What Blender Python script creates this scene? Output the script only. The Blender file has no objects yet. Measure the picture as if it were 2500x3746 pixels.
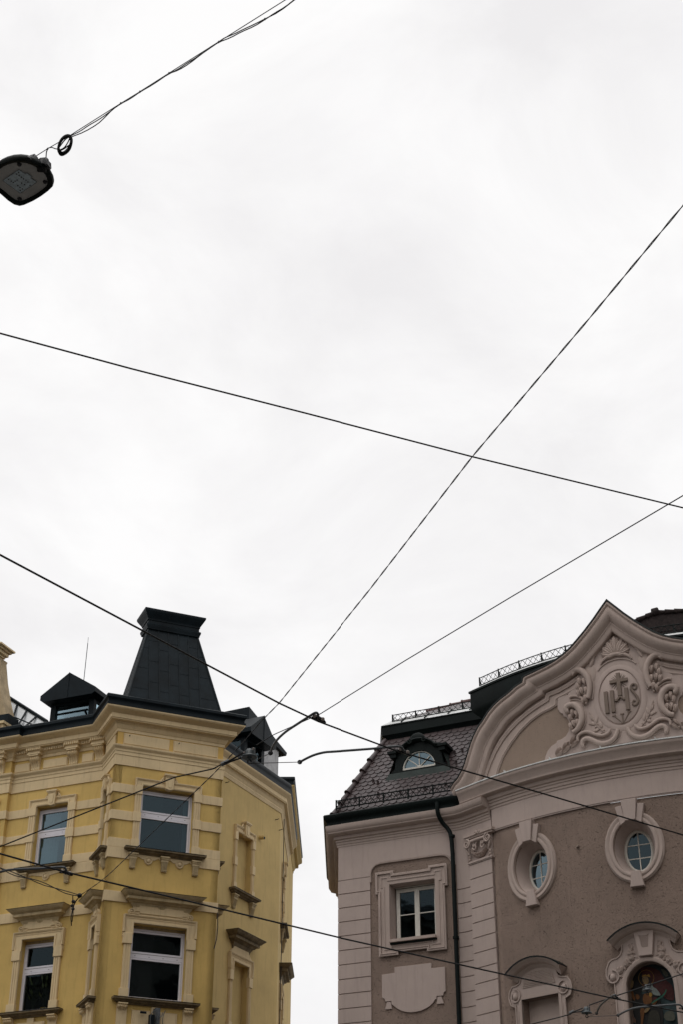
import bpy, bmesh, math, random
from mathutils import Vector
from mathutils.geometry import delaunay_2d_cdt
R = math.radians
random.seed(7)
SC = bpy.context.scene
COL = SC.collection

# ---------------------------------------------------------------- camera, world, sun, exposure
cd = bpy.data.cameras.new('camera'); cam = bpy.data.objects.new('camera', cd); COL.objects.link(cam)
cam.location = (0, 0, 1.6); cam.rotation_euler = (R(90 + 31), 0, 0)
cd.sensor_fit = 'HORIZONTAL'; cd.sensor_width = 24; cd.lens = 52.8
cd.clip_start = .1; cd.clip_end = 2000
SC.camera = cam
W = bpy.data.worlds.new('World'); SC.world = W; W.use_nodes = True
nt = W.node_tree; nt.nodes.clear()
N = lambda t, **k: _n(nt, t, **k)
def _n(tree, t, **k):
    n = tree.nodes.new(t)
    for a, b in k.items(): setattr(n, a, b)
    return n
SUN_EL, SUN_AZ = R(58), R(205)
wo = N('ShaderNodeOutputWorld'); b1 = N('ShaderNodeBackground'); b2 = N('ShaderNodeBackground'); mx = N('ShaderNodeMixShader')
sky = N('ShaderNodeTexSky', sky_type='NISHITA', sun_disc=False); sky.sun_elevation = SUN_EL; sky.sun_rotation = SUN_AZ
b1.inputs[1].default_value = .1
nt.links.new(sky.outputs[0], b1.inputs[0])
tc = N('ShaderNodeTexCoord')
mp = N('ShaderNodeMapping'); mp.inputs['Scale'].default_value = (1.6, 1.6, 2.6); nt.links.new(tc.outputs['Generated'], mp.inputs[0])
nz = N('ShaderNodeTexNoise'); nz.inputs['Scale'].default_value = 3.0; nz.inputs['Detail'].default_value = 9; nz.inputs['Roughness'].default_value = .58; nz.inputs['Distortion'].default_value = .35
nt.links.new(mp.outputs[0], nz.inputs['Vector'])
rp = N('ShaderNodeValToRGB'); rp.color_ramp.elements[0].position = .36; rp.color_ramp.elements[1].position = .66
rp.color_ramp.elements[0].color = (.90, .884, .888, 1); rp.color_ramp.elements[1].color = (1.04, 1.03, 1.025, 1)
nt.links.new(nz.outputs[0], rp.inputs[0]); nt.links.new(rp.outputs[0], b2.inputs[0])
sx = N('ShaderNodeSeparateXYZ'); nt.links.new(tc.outputs['Generated'], sx.inputs[0])
mr = N('ShaderNodeMapRange', interpolation_type='SMOOTHSTEP'); nt.links.new(sx.outputs[2], mr.inputs[0])
mr.inputs[1].default_value = .8; mr.inputs[2].default_value = 1.0; mr.inputs[3].default_value = 1.0; mr.inputs[4].default_value = 2.0
nt.links.new(mr.outputs[0], b2.inputs[1])
mx.inputs[0].default_value = .95
nt.links.new(b1.outputs[0], mx.inputs[1]); nt.links.new(b2.outputs[0], mx.inputs[2]); nt.links.new(mx.outputs[0], wo.inputs[0])
sd = bpy.data.lights.new('sun', 'SUN'); sd.energy = .5; sd.angle = R(25); sd.color = (1, .96, .9)
so = bpy.data.objects.new('sun', sd); COL.objects.link(so)
sdir = Vector((math.sin(SUN_AZ) * math.cos(SUN_EL), math.cos(SUN_AZ) * math.cos(SUN_EL), math.sin(SUN_EL)))
so.rotation_euler = sdir.to_track_quat('Z', 'Y').to_euler(); so.location = (0, -20, 60)
vs = SC.view_settings; vs.view_transform = 'Standard'; vs.look = 'None'; vs.exposure = 0; vs.gamma = 1
SC.cycles.max_bounces = 6; SC.cycles.transparent_max_bounces = 12

# ---------------------------------------------------------------- materials
MATS = {}
def mat(name, col, rough=.85, var=.12, vs=.9, bump=.25, bs=60., streak=.0, metal=0., spec=.3, pit=0., fleck=None):
    m = bpy.data.materials.new(name); m.use_nodes = True; t = m.node_tree; bs_ = t.nodes['Principled BSDF']
    bs_.inputs['Roughness'].default_value = rough; bs_.inputs['Metallic'].default_value = metal
    bs_.inputs['Specular IOR Level'].default_value = spec
    g = _n(t, 'ShaderNodeNewGeometry')
    n1 = _n(t, 'ShaderNodeTexNoise'); n1.inputs['Scale'].default_value = vs; n1.inputs['Detail'].default_value = 8; n1.inputs['Roughness'].default_value = .65
    t.links.new(g.outputs['Position'], n1.inputs['Vector'])
    c = _n(t, 'ShaderNodeMix', data_type='RGBA')
    lo = [x * (1 - var) for x in col]; hi = [min(1, x * (1 + var)) for x in col]
    c.inputs[6].default_value = (*lo, 1); c.inputs[7].default_value = (*hi, 1)
    mr = _n(t, 'ShaderNodeMapRange'); mr.inputs[1].default_value = .3; mr.inputs[2].default_value = .7
    t.links.new(n1.outputs[0], mr.inputs[0]); t.links.new(mr.outputs[0], c.inputs[0])
    out = c.outputs[2]
    if streak:
        mp = _n(t, 'ShaderNodeMapping'); mp.inputs['Scale'].default_value = (6, 6, .7); t.links.new(g.outputs['Position'], mp.inputs[0])
        n2 = _n(t, 'ShaderNodeTexNoise'); n2.inputs['Scale'].default_value = 1.6; n2.inputs['Detail'].default_value = 6; n2.inputs['Roughness'].default_value = .7
        t.links.new(mp.outputs[0], n2.inputs['Vector'])
        r2 = _n(t, 'ShaderNodeMapRange'); r2.inputs[1].default_value = .52; r2.inputs[2].default_value = .75; r2.inputs[4].default_value = streak
        t.links.new(n2.outputs[0], r2.inputs[0])
        c2 = _n(t, 'ShaderNodeMix', data_type='RGBA'); c2.inputs[7].default_value = (col[0] * .42, col[1] * .4, col[2] * .42, 1)
        t.links.new(out, c2.inputs[6]); t.links.new(r2.outputs[0], c2.inputs[0]); out = c2.outputs[2]
    nb = _n(t, 'ShaderNodeTexNoise'); nb.inputs['Scale'].default_value = bs; nb.inputs['Detail'].default_value = 5; nb.inputs['Roughness'].default_value = .7
    t.links.new(g.outputs['Position'], nb.inputs['Vector']); h = nb.outputs[0]
    if pit:
        mp3 = _n(t, 'ShaderNodeMapping'); mp3.inputs['Scale'].default_value = (1, 1, 1.9); t.links.new(g.outputs['Position'], mp3.inputs[0])
        n3 = _n(t, 'ShaderNodeTexNoise'); n3.inputs['Scale'].default_value = 24; n3.inputs['Detail'].default_value = 5; n3.inputs['Distortion'].default_value = .7
        t.links.new(mp3.outputs[0], n3.inputs['Vector'])
        r3 = _n(t, 'ShaderNodeMapRange'); r3.inputs[1].default_value = .29; r3.inputs[2].default_value = .40
        t.links.new(n3.outputs[0], r3.inputs[0])
        ad = _n(t, 'ShaderNodeMath', operation='MULTIPLY_ADD'); ad.inputs[1].default_value = pit
        t.links.new(r3.outputs[0], ad.inputs[0]); t.links.new(h, ad.inputs[2]); h = ad.outputs[0]
        c3 = _n(t, 'ShaderNodeMix', data_type='RGBA'); c3.blend_type = 'MULTIPLY'; c3.inputs[0].default_value = .8
        r4 = _n(t, 'ShaderNodeMapRange'); r4.inputs[1].default_value = .29; r4.inputs[2].default_value = .35; r4.inputs[3].default_value = .45
        t.links.new(n3.outputs[0], r4.inputs[0]); t.links.new(out, c3.inputs[6]); t.links.new(r4.outputs[0], c3.inputs[7]); out = c3.outputs[2]
    bp = _n(t, 'ShaderNodeBump'); bp.inputs['Strength'].default_value = bump; bp.inputs['Distance'].default_value = .02
    t.links.new(h, bp.inputs['Height']); t.links.new(bp.outputs[0], bs_.inputs['Normal'])
    t.links.new(out, bs_.inputs['Base Color'])
    MATS[name] = m; return m
Y_WALL = mat('yellow_plaster', (.585, .405, .135), var=.12, streak=.3, bump=.3, bs=55)
Y_TRIM = mat('cream_plaster', (.64, .50, .295), var=.1, streak=.36, bump=.22, bs=50)
Y_SIDE = mat('shaded_yellow_plaster', (.54, .395, .165), var=.12, streak=.32, bump=.3, bs=55)  # yellow wall colour darkened to carry the shade opposite the church
Y_SILL = mat('stained_stone', (.17, .13, .075), var=.4, vs=6, streak=.7, bump=.4, bs=40)
Y_HOOD = mat('weathered_cream_stone', (.43, .335, .19), var=.25, vs=4, streak=.55, bump=.3, bs=45)
SHADETILE = mat('shaded_roof_tile', (.022, .015, .014), rough=.85, var=.6, vs=12, bump=.5, bs=30)  # tile colour taken near black, holding the shade of the steep roof
Y_OCHRE = mat('ochre_plaster', (.60, .39, .12), var=.1, streak=.2)
C_LIGHT = mat('pale_mauve_plaster', (.435, .352, .314), var=.08, streak=.24, bump=.22, bs=55)
C_TRIM = mat('mauve_stucco', (.42, .338, .296), var=.09, streak=.3, bump=.2, bs=60)
C_BROWN = mat('brown_roughcast', (.252, .186, .15), var=.14, streak=.25, bump=1.0, bs=38, pit=.9)
C_TYMP = mat('tympanum_roughcast', (.285, .215, .168), var=.12, streak=.15, bump=.6, bs=70, pit=.35)
C_LETTER = mat('umber_stucco', (.19, .147, .12), var=.15, bump=.4)
DARK = mat('dark_sheet_metal', (.006, .0105, .0135), rough=.5, var=.5, vs=1.8, bump=.12, bs=5, spec=.12)
DGREEN = mat('green_black_sheet_metal', (.0045, .008, .0075), rough=.5, var=.4, vs=2, bump=.1, bs=12, spec=.12)
PATINA = mat('patinated_copper', (.022, .033, .029), rough=.6, var=.4, vs=5, bump=.2, bs=25, streak=.3)
TILE = mat('glazed_clay_tile', (.056, .039, .039), rough=.42, var=.45, vs=4.5, bump=.15, bs=30, spec=.42)
RIDGE = mat('ridge_clay_tile', (.085, .04, .036), rough=.5, var=.3, vs=5, bump=.2, bs=30)
PALE = mat('pale_sheet_metal', (.62, .63, .62), rough=.5, var=.25, vs=3, bump=.1, bs=20, streak=.4)  # sky sheen of the sheet roofs put into a pale base colour
WHITE = mat('white_window_frame', (.66, .64, .68), rough=.45, var=.04, bump=.03)
OLDW = mat('old_white_paint', (.60, .57, .51), rough=.6, var=.12, vs=8, bump=.2, bs=60, streak=.2)
SEAL = mat('dark_gasket', (.03, .03, .035), rough=.6, bump=0)
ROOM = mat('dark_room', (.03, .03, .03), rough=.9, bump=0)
CURT = mat('grey_net_curtain', (.38, .42, .43), rough=.9, var=.1, vs=8, bump=.1)
WIRE = mat('black_wire', (.012, .012, .013), rough=.5, bump=.05)
STEEL = mat('grey_steel_tube', (.07, .078, .085), rough=.45, var=.25, vs=9, bump=.08, spec=.5)
BOLT = mat('dull_bolt', (.42, .36, .33), rough=.5, var=.2, vs=30)
PORC = mat('grey_insulator', (.045, .06, .066), rough=.35, var=.25, vs=20, bump=.05, spec=.5)
CEMENT = mat('grey_cement', (.42, .42, .42), rough=.9, var=.25, vs=3, bump=.3, streak=.35)
STAINED = mat('lichened_stucco', (.40, .31, .19), var=.35, vs=3, streak=.6, bump=.4)
ASPH = mat('asphalt', (.11, .108, .105), rough=.9, var=.2, bump=.3)
HOUSE = mat('grey_plaster', (.30, .27, .235), var=.12, streak=.2)
DIFF = mat('grey_lens', (.45, .44, .42), rough=.5, var=.12, vs=14, bump=.1, spec=.5)
LEDM = mat('led_board', (.48, .56, .60), rough=.5, var=.25, vs=40, bump=.1)
TERRA = mat('terracotta', (.42, .13, .06), rough=.8)
YPOT = mat('yellow_glaze', (.50, .35, .08), rough=.5)
LEAF = mat('house_plant_leaf', (.02, .034, .012), rough=.6, var=.3, vs=20)
WHITEW = mat('sky_white_roof_glass', (.55, .57, .58), rough=.12, var=.08, bump=.0, spec=.8)  # white base colour stands in for the sky reflected in the panels
P_ = {}
for k, c in dict(sky_=(.035, .07, .075), cloud=(.11, .115, .085), red=(.085, .014, .012), dark=(.010, .009, .008), robe=(.20, .075, .015), gold=(.42, .24, .04), skin=(.30, .20, .09),
                 veil=(.25, .29, .27), palm=(.02, .14, .085), town=(.17, .09, .06), hair=(.025, .014, .01), night=(.02, .035, .04), olive=(.035, .032, .02)).items():
    P_[k] = mat('mosaic_' + k.strip('_'), tuple(x * .6 for x in c), rough=.6, var=.3, vs=14, bump=.3, bs=90)
def glass(name, tint, rough=.02, alpha=.5):
    m = bpy.data.materials.new(name); m.use_nodes = True; t = m.node_tree; t.nodes.clear()
    o = _n(t, 'ShaderNodeOutputMaterial'); mix = _n(t, 'ShaderNodeMixShader'); tr = _n(t, 'ShaderNodeBsdfTransparent'); gl = _n(t, 'ShaderNodeBsdfGlossy')
    tr.inputs[0].default_value = (*tint, 1); gl.inputs['Roughness'].default_value = rough; gl.inputs[0].default_value = (.6, .82, .93, 1)
    lw = _n(t, 'ShaderNodeFresnel'); lw.inputs[0].default_value = 1.55
    ma = _n(t, 'ShaderNodeMath', operation='MULTIPLY_ADD'); ma.inputs[1].default_value = alpha; ma.inputs[2].default_value = .012
    nn = _n(t, 'ShaderNodeTexNoise'); nn.inputs['Scale'].default_value = 1.3; g = _n(t, 'ShaderNodeNewGeometry'); t.links.new(g.outputs['Position'], nn.inputs['Vector'])
    bp = _n(t, 'ShaderNodeBump'); bp.inputs['Strength'].default_value = .25; bp.inputs['Distance'].default_value = .02; t.links.new(nn.outputs[0], bp.inputs['Height']); t.links.new(bp.outputs[0], gl.inputs['Normal'])
    t.links.new(lw.outputs[0], ma.inputs[0]); t.links.new(ma.outputs[0], mix.inputs[0]); t.links.new(tr.outputs[0], mix.inputs[1]); t.links.new(gl.outputs[0], mix.inputs[2]); t.links.new(mix.outputs[0], o.inputs[0])
    return m
GLASS = glass('window_glass', (.3, .4, .43), alpha=.7)
GLASSS = glass('sky_reflecting_glass', (.5, .55, .57), alpha=2.6)
GLASSD = glass('dark_window_glass', (.4, .42, .42), alpha=.35)

# ---------------------------------------------------------------- object helpers
ROOTLOC = {}
def thing(name, label, cat, loc=(0, 0, 0), group=None, kind=None):
    o = bpy.data.objects.new(name, None); COL.objects.link(o); o.location = loc; o.empty_display_size = .3
    o['label'] = label; o['category'] = cat
    if group: o['group'] = group
    if kind: o['kind'] = kind
    ROOTLOC[o.name] = Vector(loc); return o
def build(name, mb, mats, parent=None, label=None, cat=None, group=None, kind=None, smooth=38, loc=(0, 0, 0)):
    if not isinstance(mats, (list, tuple)): mats = [mats]
    base = ROOTLOC[parent.name] if parent else Vector(loc)
    me = bpy.data.meshes.new(name)
    bm = bmesh.new()
    vv = [bm.verts.new(Vector(v) - base) for v in mb.v]
    for f, mi in zip(mb.f, mb.m):
        if len(set(f)) < 3: continue
        try: fc = bm.faces.new([vv[i] for i in f]); fc.material_index = mi
        except ValueError: pass
    bmesh.ops.remove_doubles(bm, verts=bm.verts, dist=.0002)
    bmesh.ops.recalc_face_normals(bm, faces=bm.faces)
    for fc in bm.faces: fc.smooth = True
    bm.to_mesh(me); bm.free()
    me.set_sharp_from_angle(angle=R(smooth))
    for m in mats: me.materials.append(m)
    o = bpy.data.objects.new(name, me); COL.objects.link(o)
    if parent: o.parent = parent
    else: o.location = base
    ROOTLOC[o.name] = base
    if label: o['label'] = label
    if cat: o['category'] = cat
    if group: o['group'] = group
    if kind: o['kind'] = kind
    return o
def pip(x, y, poly):
    c = False; j = len(poly) - 1
    for i in range(len(poly)):
        a, b = poly[i], poly[j]
        if (a[1] > y) != (b[1] > y) and x < (b[0] - a[0]) * (y - a[1]) / (b[1] - a[1]) + a[0]: c = not c
        j = i
    return c
def area(p): return .5 * sum(p[i][0] * p[(i + 1) % len(p)][1] - p[(i + 1) % len(p)][0] * p[i][1] for i in range(len(p)))
def cdt(outer, holes=(), grid=None):
    V = []; E = []
    for loop in [outer, *holes]:
        b = len(V); V += [Vector(p) for p in loop]; E += [(b + i, b + (i + 1) % len(loop)) for i in range(len(loop))]
    if grid:
        xs = [p[0] for p in outer]; ys = [p[1] for p in outer]; gx, gy = grid
        x = min(xs) + gx * .5
        while x < max(xs):
            y = min(ys) + gy * .5
            while y < max(ys):
                if pip(x, y, outer) and not any(pip(x, y, h) for h in holes): V.append(Vector((x, y)))
                y += gy
            x += gx
    r = delaunay_2d_cdt(V, E, [], 0, 1e-6)
    pts = [(p.x, p.y) for p in r[0]]; F = []
    for f in r[2]:
        cx = sum(pts[i][0] for i in f) / len(f); cy = sum(pts[i][1] for i in f) / len(f)
        if pip(cx, cy, outer) and not any(pip(cx, cy, h) for h in holes): F.append(tuple(f))
    return pts, F
def inset(poly, c):
    n = len(poly); sg = 1 if area(poly) > 0 else -1; out = []
    for i in range(n):
        a, b, d = poly[i - 1], poly[i], poly[(i + 1) % n]
        e1 = Vector((b[0] - a[0], b[1] - a[1])); e2 = Vector((d[0] - b[0], d[1] - b[1]))
        if e1.length < 1e-6 or e2.length < 1e-6: out.append(b); continue
        e1.normalize(); e2.normalize()
        n1 = Vector((-e1.y, e1.x)) * sg; n2 = Vector((-e2.y, e2.x)) * sg
        m = (n1 + n2) / max(.35, 1 + n1.dot(n2)); out.append((b[0] + m.x * c, b[1] + m.y * c))
    return out
class MB:
    def __init__(s, M=None): s.v = []; s.f = []; s.m = []; s.M = M
    def add(s, pts, faces, mi=0, mapped=False):
        b = len(s.v)
        s.v += [tuple(p) for p in pts] if (mapped or not s.M) else [tuple(s.M(*p)) for p in pts]
        s.f += [tuple(b + i for i in f) for f in faces]; s.m += [mi] * len(faces)
    def box(s, u0, u1, w0, w1, z0, z1, mi=0, du=None):
        n = max(1, int(math.ceil(abs(u1 - u0) / du))) if du else 1
        P = []; F = []
        for i in range(n + 1):
            u = u0 + (u1 - u0) * i / n; P += [(u, w0, z0), (u, w1, z0), (u, w1, z1), (u, w0, z1)]
        for i in range(n):
            a = 4 * i
            for k in range(4): F.append((a + k, a + (k + 1) % 4, a + 4 + (k + 1) % 4, a + 4 + k))
        F += [(0, 1, 2, 3), (4 * n, 4 * n + 1, 4 * n + 2, 4 * n + 3)]; s.add(P, F, mi)
    def prism(s, poly, w0, w1, c=0, holes=(), grid=None, mi=0, back=False):
        pts, F = cdt(inset(poly, c) if c else poly, [inset(h, -c) if c else h for h in holes], grid)
        s.add([(p[0], w1, p[1]) for p in pts], F, mi)
        if back: s.add([(p[0], w0, p[1]) for p in pts], F, mi)
        for lp, sg in [(poly, 1)] + [(h, -1) for h in holes]:
            n = len(lp)
            if c:
                ip = inset(lp, c * sg)
                s.add([(p[0], w1 - c, p[1]) for p in lp] + [(p[0], w1, p[1]) for p in ip], [(i, (i + 1) % n, n + (i + 1) % n, n + i) for i in range(n)], mi)
            s.add([(p[0], w0, p[1]) for p in lp] + [(p[0], w1 - c, p[1]) for p in lp], [(i, (i + 1) % n, n + (i + 1) % n, n + i) for i in range(n)], mi)
    def sweep(s, path, prof, closed=False, mi=0):
        # in-plane path (a, z); profile (t, w): t along left normal of the path
        n = len(path); k = len(prof); P = []
        for i in range(n):
            b = path[i]; a = path[i - 1] if (i or closed) else None; d = path[(i + 1) % n] if (i < n - 1 or closed) else None
            e1 = Vector((b[0] - a[0], b[1] - a[1])).normalized() if a else None
            e2 = Vector((d[0] - b[0], d[1] - b[1])).normalized() if d else None
            e1 = e1 or e2; e2 = e2 or e1
            n1 = Vector((-e1.y, e1.x)); n2 = Vector((-e2.y, e2.x)); m = (n1 + n2) / max(.3, 1 + n1.dot(n2))
            P += [(b[0] + m.x * t, w, b[1] + m.y * t) for t, w in prof]
        F = []
        for i in range(n if closed else n - 1):
            j = (i + 1) % n
            F += [(i * k + q, i * k + q + 1, j * k + q + 1, j * k + q) for q in range(k - 1)]
        if not closed: F += [tuple(range(k)), tuple((n - 1) * k + q for q in range(k))]
        s.add(P, F, mi)
    def tube(s, pts, r, n=8, closed=False, mi=0, world=False, flat=1):
        P = [Vector(p) if (world or not s.M) else Vector(s.M(*p)) for p in pts]; N_ = len(P)
        rr = r if isinstance(r, (list, tuple)) else [r] * N_
        up = None; V = []
        for i in range(N_):
            a = P[i - 1] if (i or closed) else P[i]; b = P[(i + 1) % N_] if (i < N_ - 1 or closed) else P[i]
            t = (b - a); t = t.normalized() if t.length > 1e-9 else Vector((0, 0, 1))
            if up is None: up = Vector((0, 0, 1)) if abs(t.z) < .9 else Vector((1, 0, 0))
            x = up - t * up.dot(t); x = x.normalized() if x.length > 1e-6 else t.orthogonal().normalized(); up = x; y = t.cross(x)
            V += [P[i] + (x * math.cos(6.2832 * q / n) * flat + y * math.sin(6.2832 * q / n)) * rr[i] for q in range(n)]
        F = []
        for i in range(N_ if closed else N_ - 1):
            j = (i + 1) % N_
            F += [(i * n + q, i * n + (q + 1) % n, j * n + (q + 1) % n, j * n + q) for q in range(n)]
        if not closed: F += [tuple(range(n)), tuple((N_ - 1) * n + q for q in range(n))]
        s.add(V, F, mi, mapped=True)
    def lathe(s, c, prof, n=20, mi=0, axis=(0, 0, 1)):
        A = Vector(axis).normalized(); x = A.orthogonal().normalized(); y = A.cross(x); c = Vector(c); V = []; k = len(prof)
        for q in range(n):
            d = x * math.cos(6.2832 * q / n) + y * math.sin(6.2832 * q / n); V += [c + d * r + A * h for r, h in prof]
        F = [(q * k + i, q * k + i + 1, ((q + 1) % n) * k + i + 1, ((q + 1) % n) * k + i) for q in range(n) for i in range(k - 1)]
        s.add(V, F, mi, mapped=True)
    def leaf(s, c, L, Wd, ang, w0, T, n=8, m=8, mi=0, rib=True, tip=.75):
        ca, sa = math.cos(ang), math.sin(ang); P = []
        for i in range(n + 1):
            t = i / n; wd = Wd * .5 * (math.sin(math.pi * t ** tip) ** .75 if 0 < t < 1 else 0)
            for q in range(m + 1):
                ph = math.pi * q / m; a = wd * math.cos(ph); h = T * math.sin(ph) * (math.sin(math.pi * t) ** .5 if 0 < t < 1 else 0)
                if rib and q == m // 2: h *= .72
                x = (t - .5) * L; P.append((c[0] + x * ca - a * sa, w0 + h, c[1] + x * sa + a * ca))
        F = [(i * (m + 1) + q, i * (m + 1) + q + 1, (i + 1) * (m + 1) + q + 1, (i + 1) * (m + 1) + q) for i in range(n) for q in range(m)]
        s.add(P, F, mi)
    def dome(s, c, ra, rz, w0, h, n=14, k=5, mi=0):
        P = [(c[0], w0 + h, c[1])]; F = []
        for i in range(1, k + 1):
            ph = math.pi / 2 * i / k
            P += [(c[0] + ra * math.sin(ph) * math.cos(6.2832 * q / n), w0 + h * math.cos(ph), c[1] + rz * math.sin(ph) * math.sin(6.2832 * q / n)) for q in range(n)]
        F += [(0, 1 + q, 1 + (q + 1) % n) for q in range(n)]
        for i in range(k - 1):
            a = 1 + i * n; b = a + n; F += [(a + q, a + (q + 1) % n, b + (q + 1) % n, b + q) for q in range(n)]
        s.add(P, F, mi)
    def hsweep(s, plan, prof, mi=0, side=1, cap=True):
        # plan: world xy polyline; profile (w outward, z); outward = left normal * side
        n = len(plan); k = len(prof); P = []
        for i in range(n):
            b = plan[i]
            e1 = Vector((b[0] - plan[i - 1][0], b[1] - plan[i - 1][1])).normalized() if i else None
            e2 = Vector((plan[i + 1][0] - b[0], plan[i + 1][1] - b[1])).normalized() if i < n - 1 else None
            e1 = e1 or e2; e2 = e2 or e1
            n1 = Vector((-e1.y, e1.x)) * side; n2 = Vector((-e2.y, e2.x)) * side; m = (n1 + n2) / max(.3, 1 + n1.dot(n2))
            P += [(b[0] + m.x * w, b[1] + m.y * w, z) for w, z in prof]
        F = [(i * k + q, i * k + q + 1, (i + 1) * k + q + 1, (i + 1) * k + q) for i in range(n - 1) for q in range(k - 1)]
        if cap: F += [tuple(range(k)), tuple((n - 1) * k + q for q in range(k))]
        s.add(P, F, mi, mapped=True)
def dh(h): h = R(h); return (math.sin(h), math.cos(h))
class Flat:
    def __init__(s, P, h, n=None):
        s.P = P; s.d = dh(h); nn = (s.d[1], -s.d[0])
        if n is None:
            if nn[0] * P[0] + nn[1] * P[1] > 0: nn = (-nn[0], -nn[1])
        else: nn = n
        s.n = nn
    def __call__(s, u, w, z): return (s.P[0] + u * s.d[0] + w * s.n[0], s.P[1] + u * s.d[1] + w * s.n[1], z)
    def xy(s, u, w=0): return s(u, w, 0)[:2]
def rect(a, b, c, d): return [(a, c), (b, c), (b, d), (a, d)]
def sm(pts, it=2, closed=False):
    for _ in range(it):
        o = [] if closed else [pts[0]]
        n = len(pts)
        for i in range(n if closed else n - 1):
            a, b = pts[i], pts[(i + 1) % n]
            o += [tuple(x * .75 + y * .25 for x, y in zip(a, b)), tuple(x * .25 + y * .75 for x, y in zip(a, b))]
        if not closed: o.append(pts[-1])
        pts = o
    return pts
def spiral(c, r0, r1, a0, turns, n=18):
    return [(c[0] + (r0 + (r1 - r0) * i / n) * math.cos(a0 + turns * 6.2832 * i / n), c[1] + (r0 + (r1 - r0) * i / n) * math.sin(a0 + turns * 6.2832 * i / n)) for i in range(n + 1)]

# ---------------------------------------------------------------- ground
g = MB(); g.add([(-600, -600, 0), (600, -600, 0), (600, 900, 0), (-600, 900, 0)], [(0, 1, 2, 3)]); build('ground', g, ASPH, kind='structure')

# ================================================================ YELLOW HOUSE
A = (-6.061, 38.0); BAYW = 3.01; SIDEW = 1.28
bay = Flat(A, 67); Rc = bay.xy(BAYW); right = Flat((-3.4546, 41.135), 26); rside = Flat(Rc, -23, n=(.9205, .3907)); RL = 3.6; side = Flat(A, -23); Lc = side.xy(SIDEW); left = Flat(Lc, -68)
C4 = right.xy(RL); wall3 = Flat(C4, .7, n=(1, -.012)); C5 = wall3.xy(4.8); Rs = rside.xy(1.92)
RIS = 2.95
Lr = left.xy(RIS); Lr2 = left.xy(RIS, .13); Lend = left.xy(10, .13); Lend0 = left.xy(10)
house = thing('corner_house', 'yellow plastered corner house with cream window surrounds and a black metal turret roof', 'house', (A[0], A[1] + 3, 0))
EAVE = 18.0
# walls with window holes
def facade(F, u0, u1, holes, mat_, z0=0, z1=17.6, depth=.2, w=0, name='wall'):
    m = MB(F); m.prism(rect(u0, u1, z0, z1), w - depth, w, holes=[rect(*h) for h in holes]); return build(name, m, mat_, house)
UP = (14.32, 16.06); LO = (10.52, 12.38)
facade(bay, 0, BAYW, [(.77, 2.24, *UP), (.77, 2.24, *LO), (.77, 2.24, 6.7, 8.6)], Y_WALL)
facade(side, 0, SIDEW, [(.42, .86, *UP), (.42, .86, *LO)], Y_WALL)
facade(left, 0, RIS, [(.99, 2.03, *UP), (.99, 2.03, *LO), (.99, 2.03, 6.7, 8.6)], Y_WALL)
facade(left, RIS, 10, [(4, 5.1, *UP), (4, 5.1, *LO), (6.6, 7.7, *UP), (6.6, 7.7, *LO)], Y_WALL, w=.13, depth=.33)
facade(right, -1.2, RL, [(.935, 1.84, 14.35, 16.06), (.935, 1.84, 10.5, 12.38)], Y_SIDE)
facade(wall3, 0, 4.8, [(1.2, 2.2, 14.35, 16.06), (1.2, 2.2, 10.5, 12.38)], Y_SIDE)
facade(rside, 0, 2.3, [], Y_WALL, z1=18.0)
m = MB(); m.hsweep([C5, (C5[0] - 9, C5[1] + 1), (Lend[0], Lend[1] + 16)], [(0, 0), (0, 18.2)], cap=False); build('wall', m, Y_SIDE, house)
# closed top (roof deck)
ring = [Lend, Lr2, Lr, Lc, A, Rc, Rs, C4, C5, (C5[0] - 9, C5[1] + 1), (Lend[0], Lend[1] + 16)]
pts, F = cdt(ring); m = MB(); m.add([(p[0], p[1], 17.9) for p in pts], F)
cx_, cy_ = -7., 46.
m.add([(p[0], p[1], 18.28) for p in ring] + [(p[0] + (cx_ - p[0]) * .55, p[1] + (cy_ - p[1]) * .55, 19.4) for p in ring], [(i, (i + 1) % len(ring), len(ring) + (i + 1) % len(ring), len(ring) + i) for i in range(len(ring))])
m.add([(p[0] + (cx_ - p[0]) * .55, p[1] + (cy_ - p[1]) * .55, 19.4) for p in ring], [tuple(range(len(ring)))])
build('roof', m, DARK, house)
# cornice
chain = [Lend, Lr2, Lr, Lc, A, Rc, rside.xy(1.8)]; chainB = [right.xy(-1.15), C4, C5]
pc = [(0, 17.5), (.03, 17.5), (.03, 17.58), (.06, 17.6), (.09, 17.66), (.13, 17.72), (.15, 17.73), (.15, 17.75), (.26, 17.76), (.26, 17.79), (.285, 17.79), (.285, 17.91), (.31, 17.92), (.34, 17.95), (.40, 17.98), (.46, 18.02), (.47, 18.035), (.47, 18.08), (0, 18.1)]
m = MB(); m.hsweep(chain, pc, side=-1); build('cornice', m, Y_TRIM, house)
pg = [(.2, 18.05), (.475, 18.06), (.475, 18.12), (.44, 18.13), (.44, 18.2), (.455, 18.23), (.50, 18.27), (.50, 18.34), (.47, 18.37), (.40, 18.39), (.2, 18.36)]
m = MB(); m.hsweep(chain, pg, side=-1); build('gutter', m, DARK, house)
m = MB(); m.hsweep(chainB, [(w * .64, z) for w, z in pc], side=-1); build('cornice', m, Y_TRIM, house)
m = MB(); m.hsweep(chainB, [(w * .64, z) for w, z in pg], side=-1); build('gutter', m, DARK, house)
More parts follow.
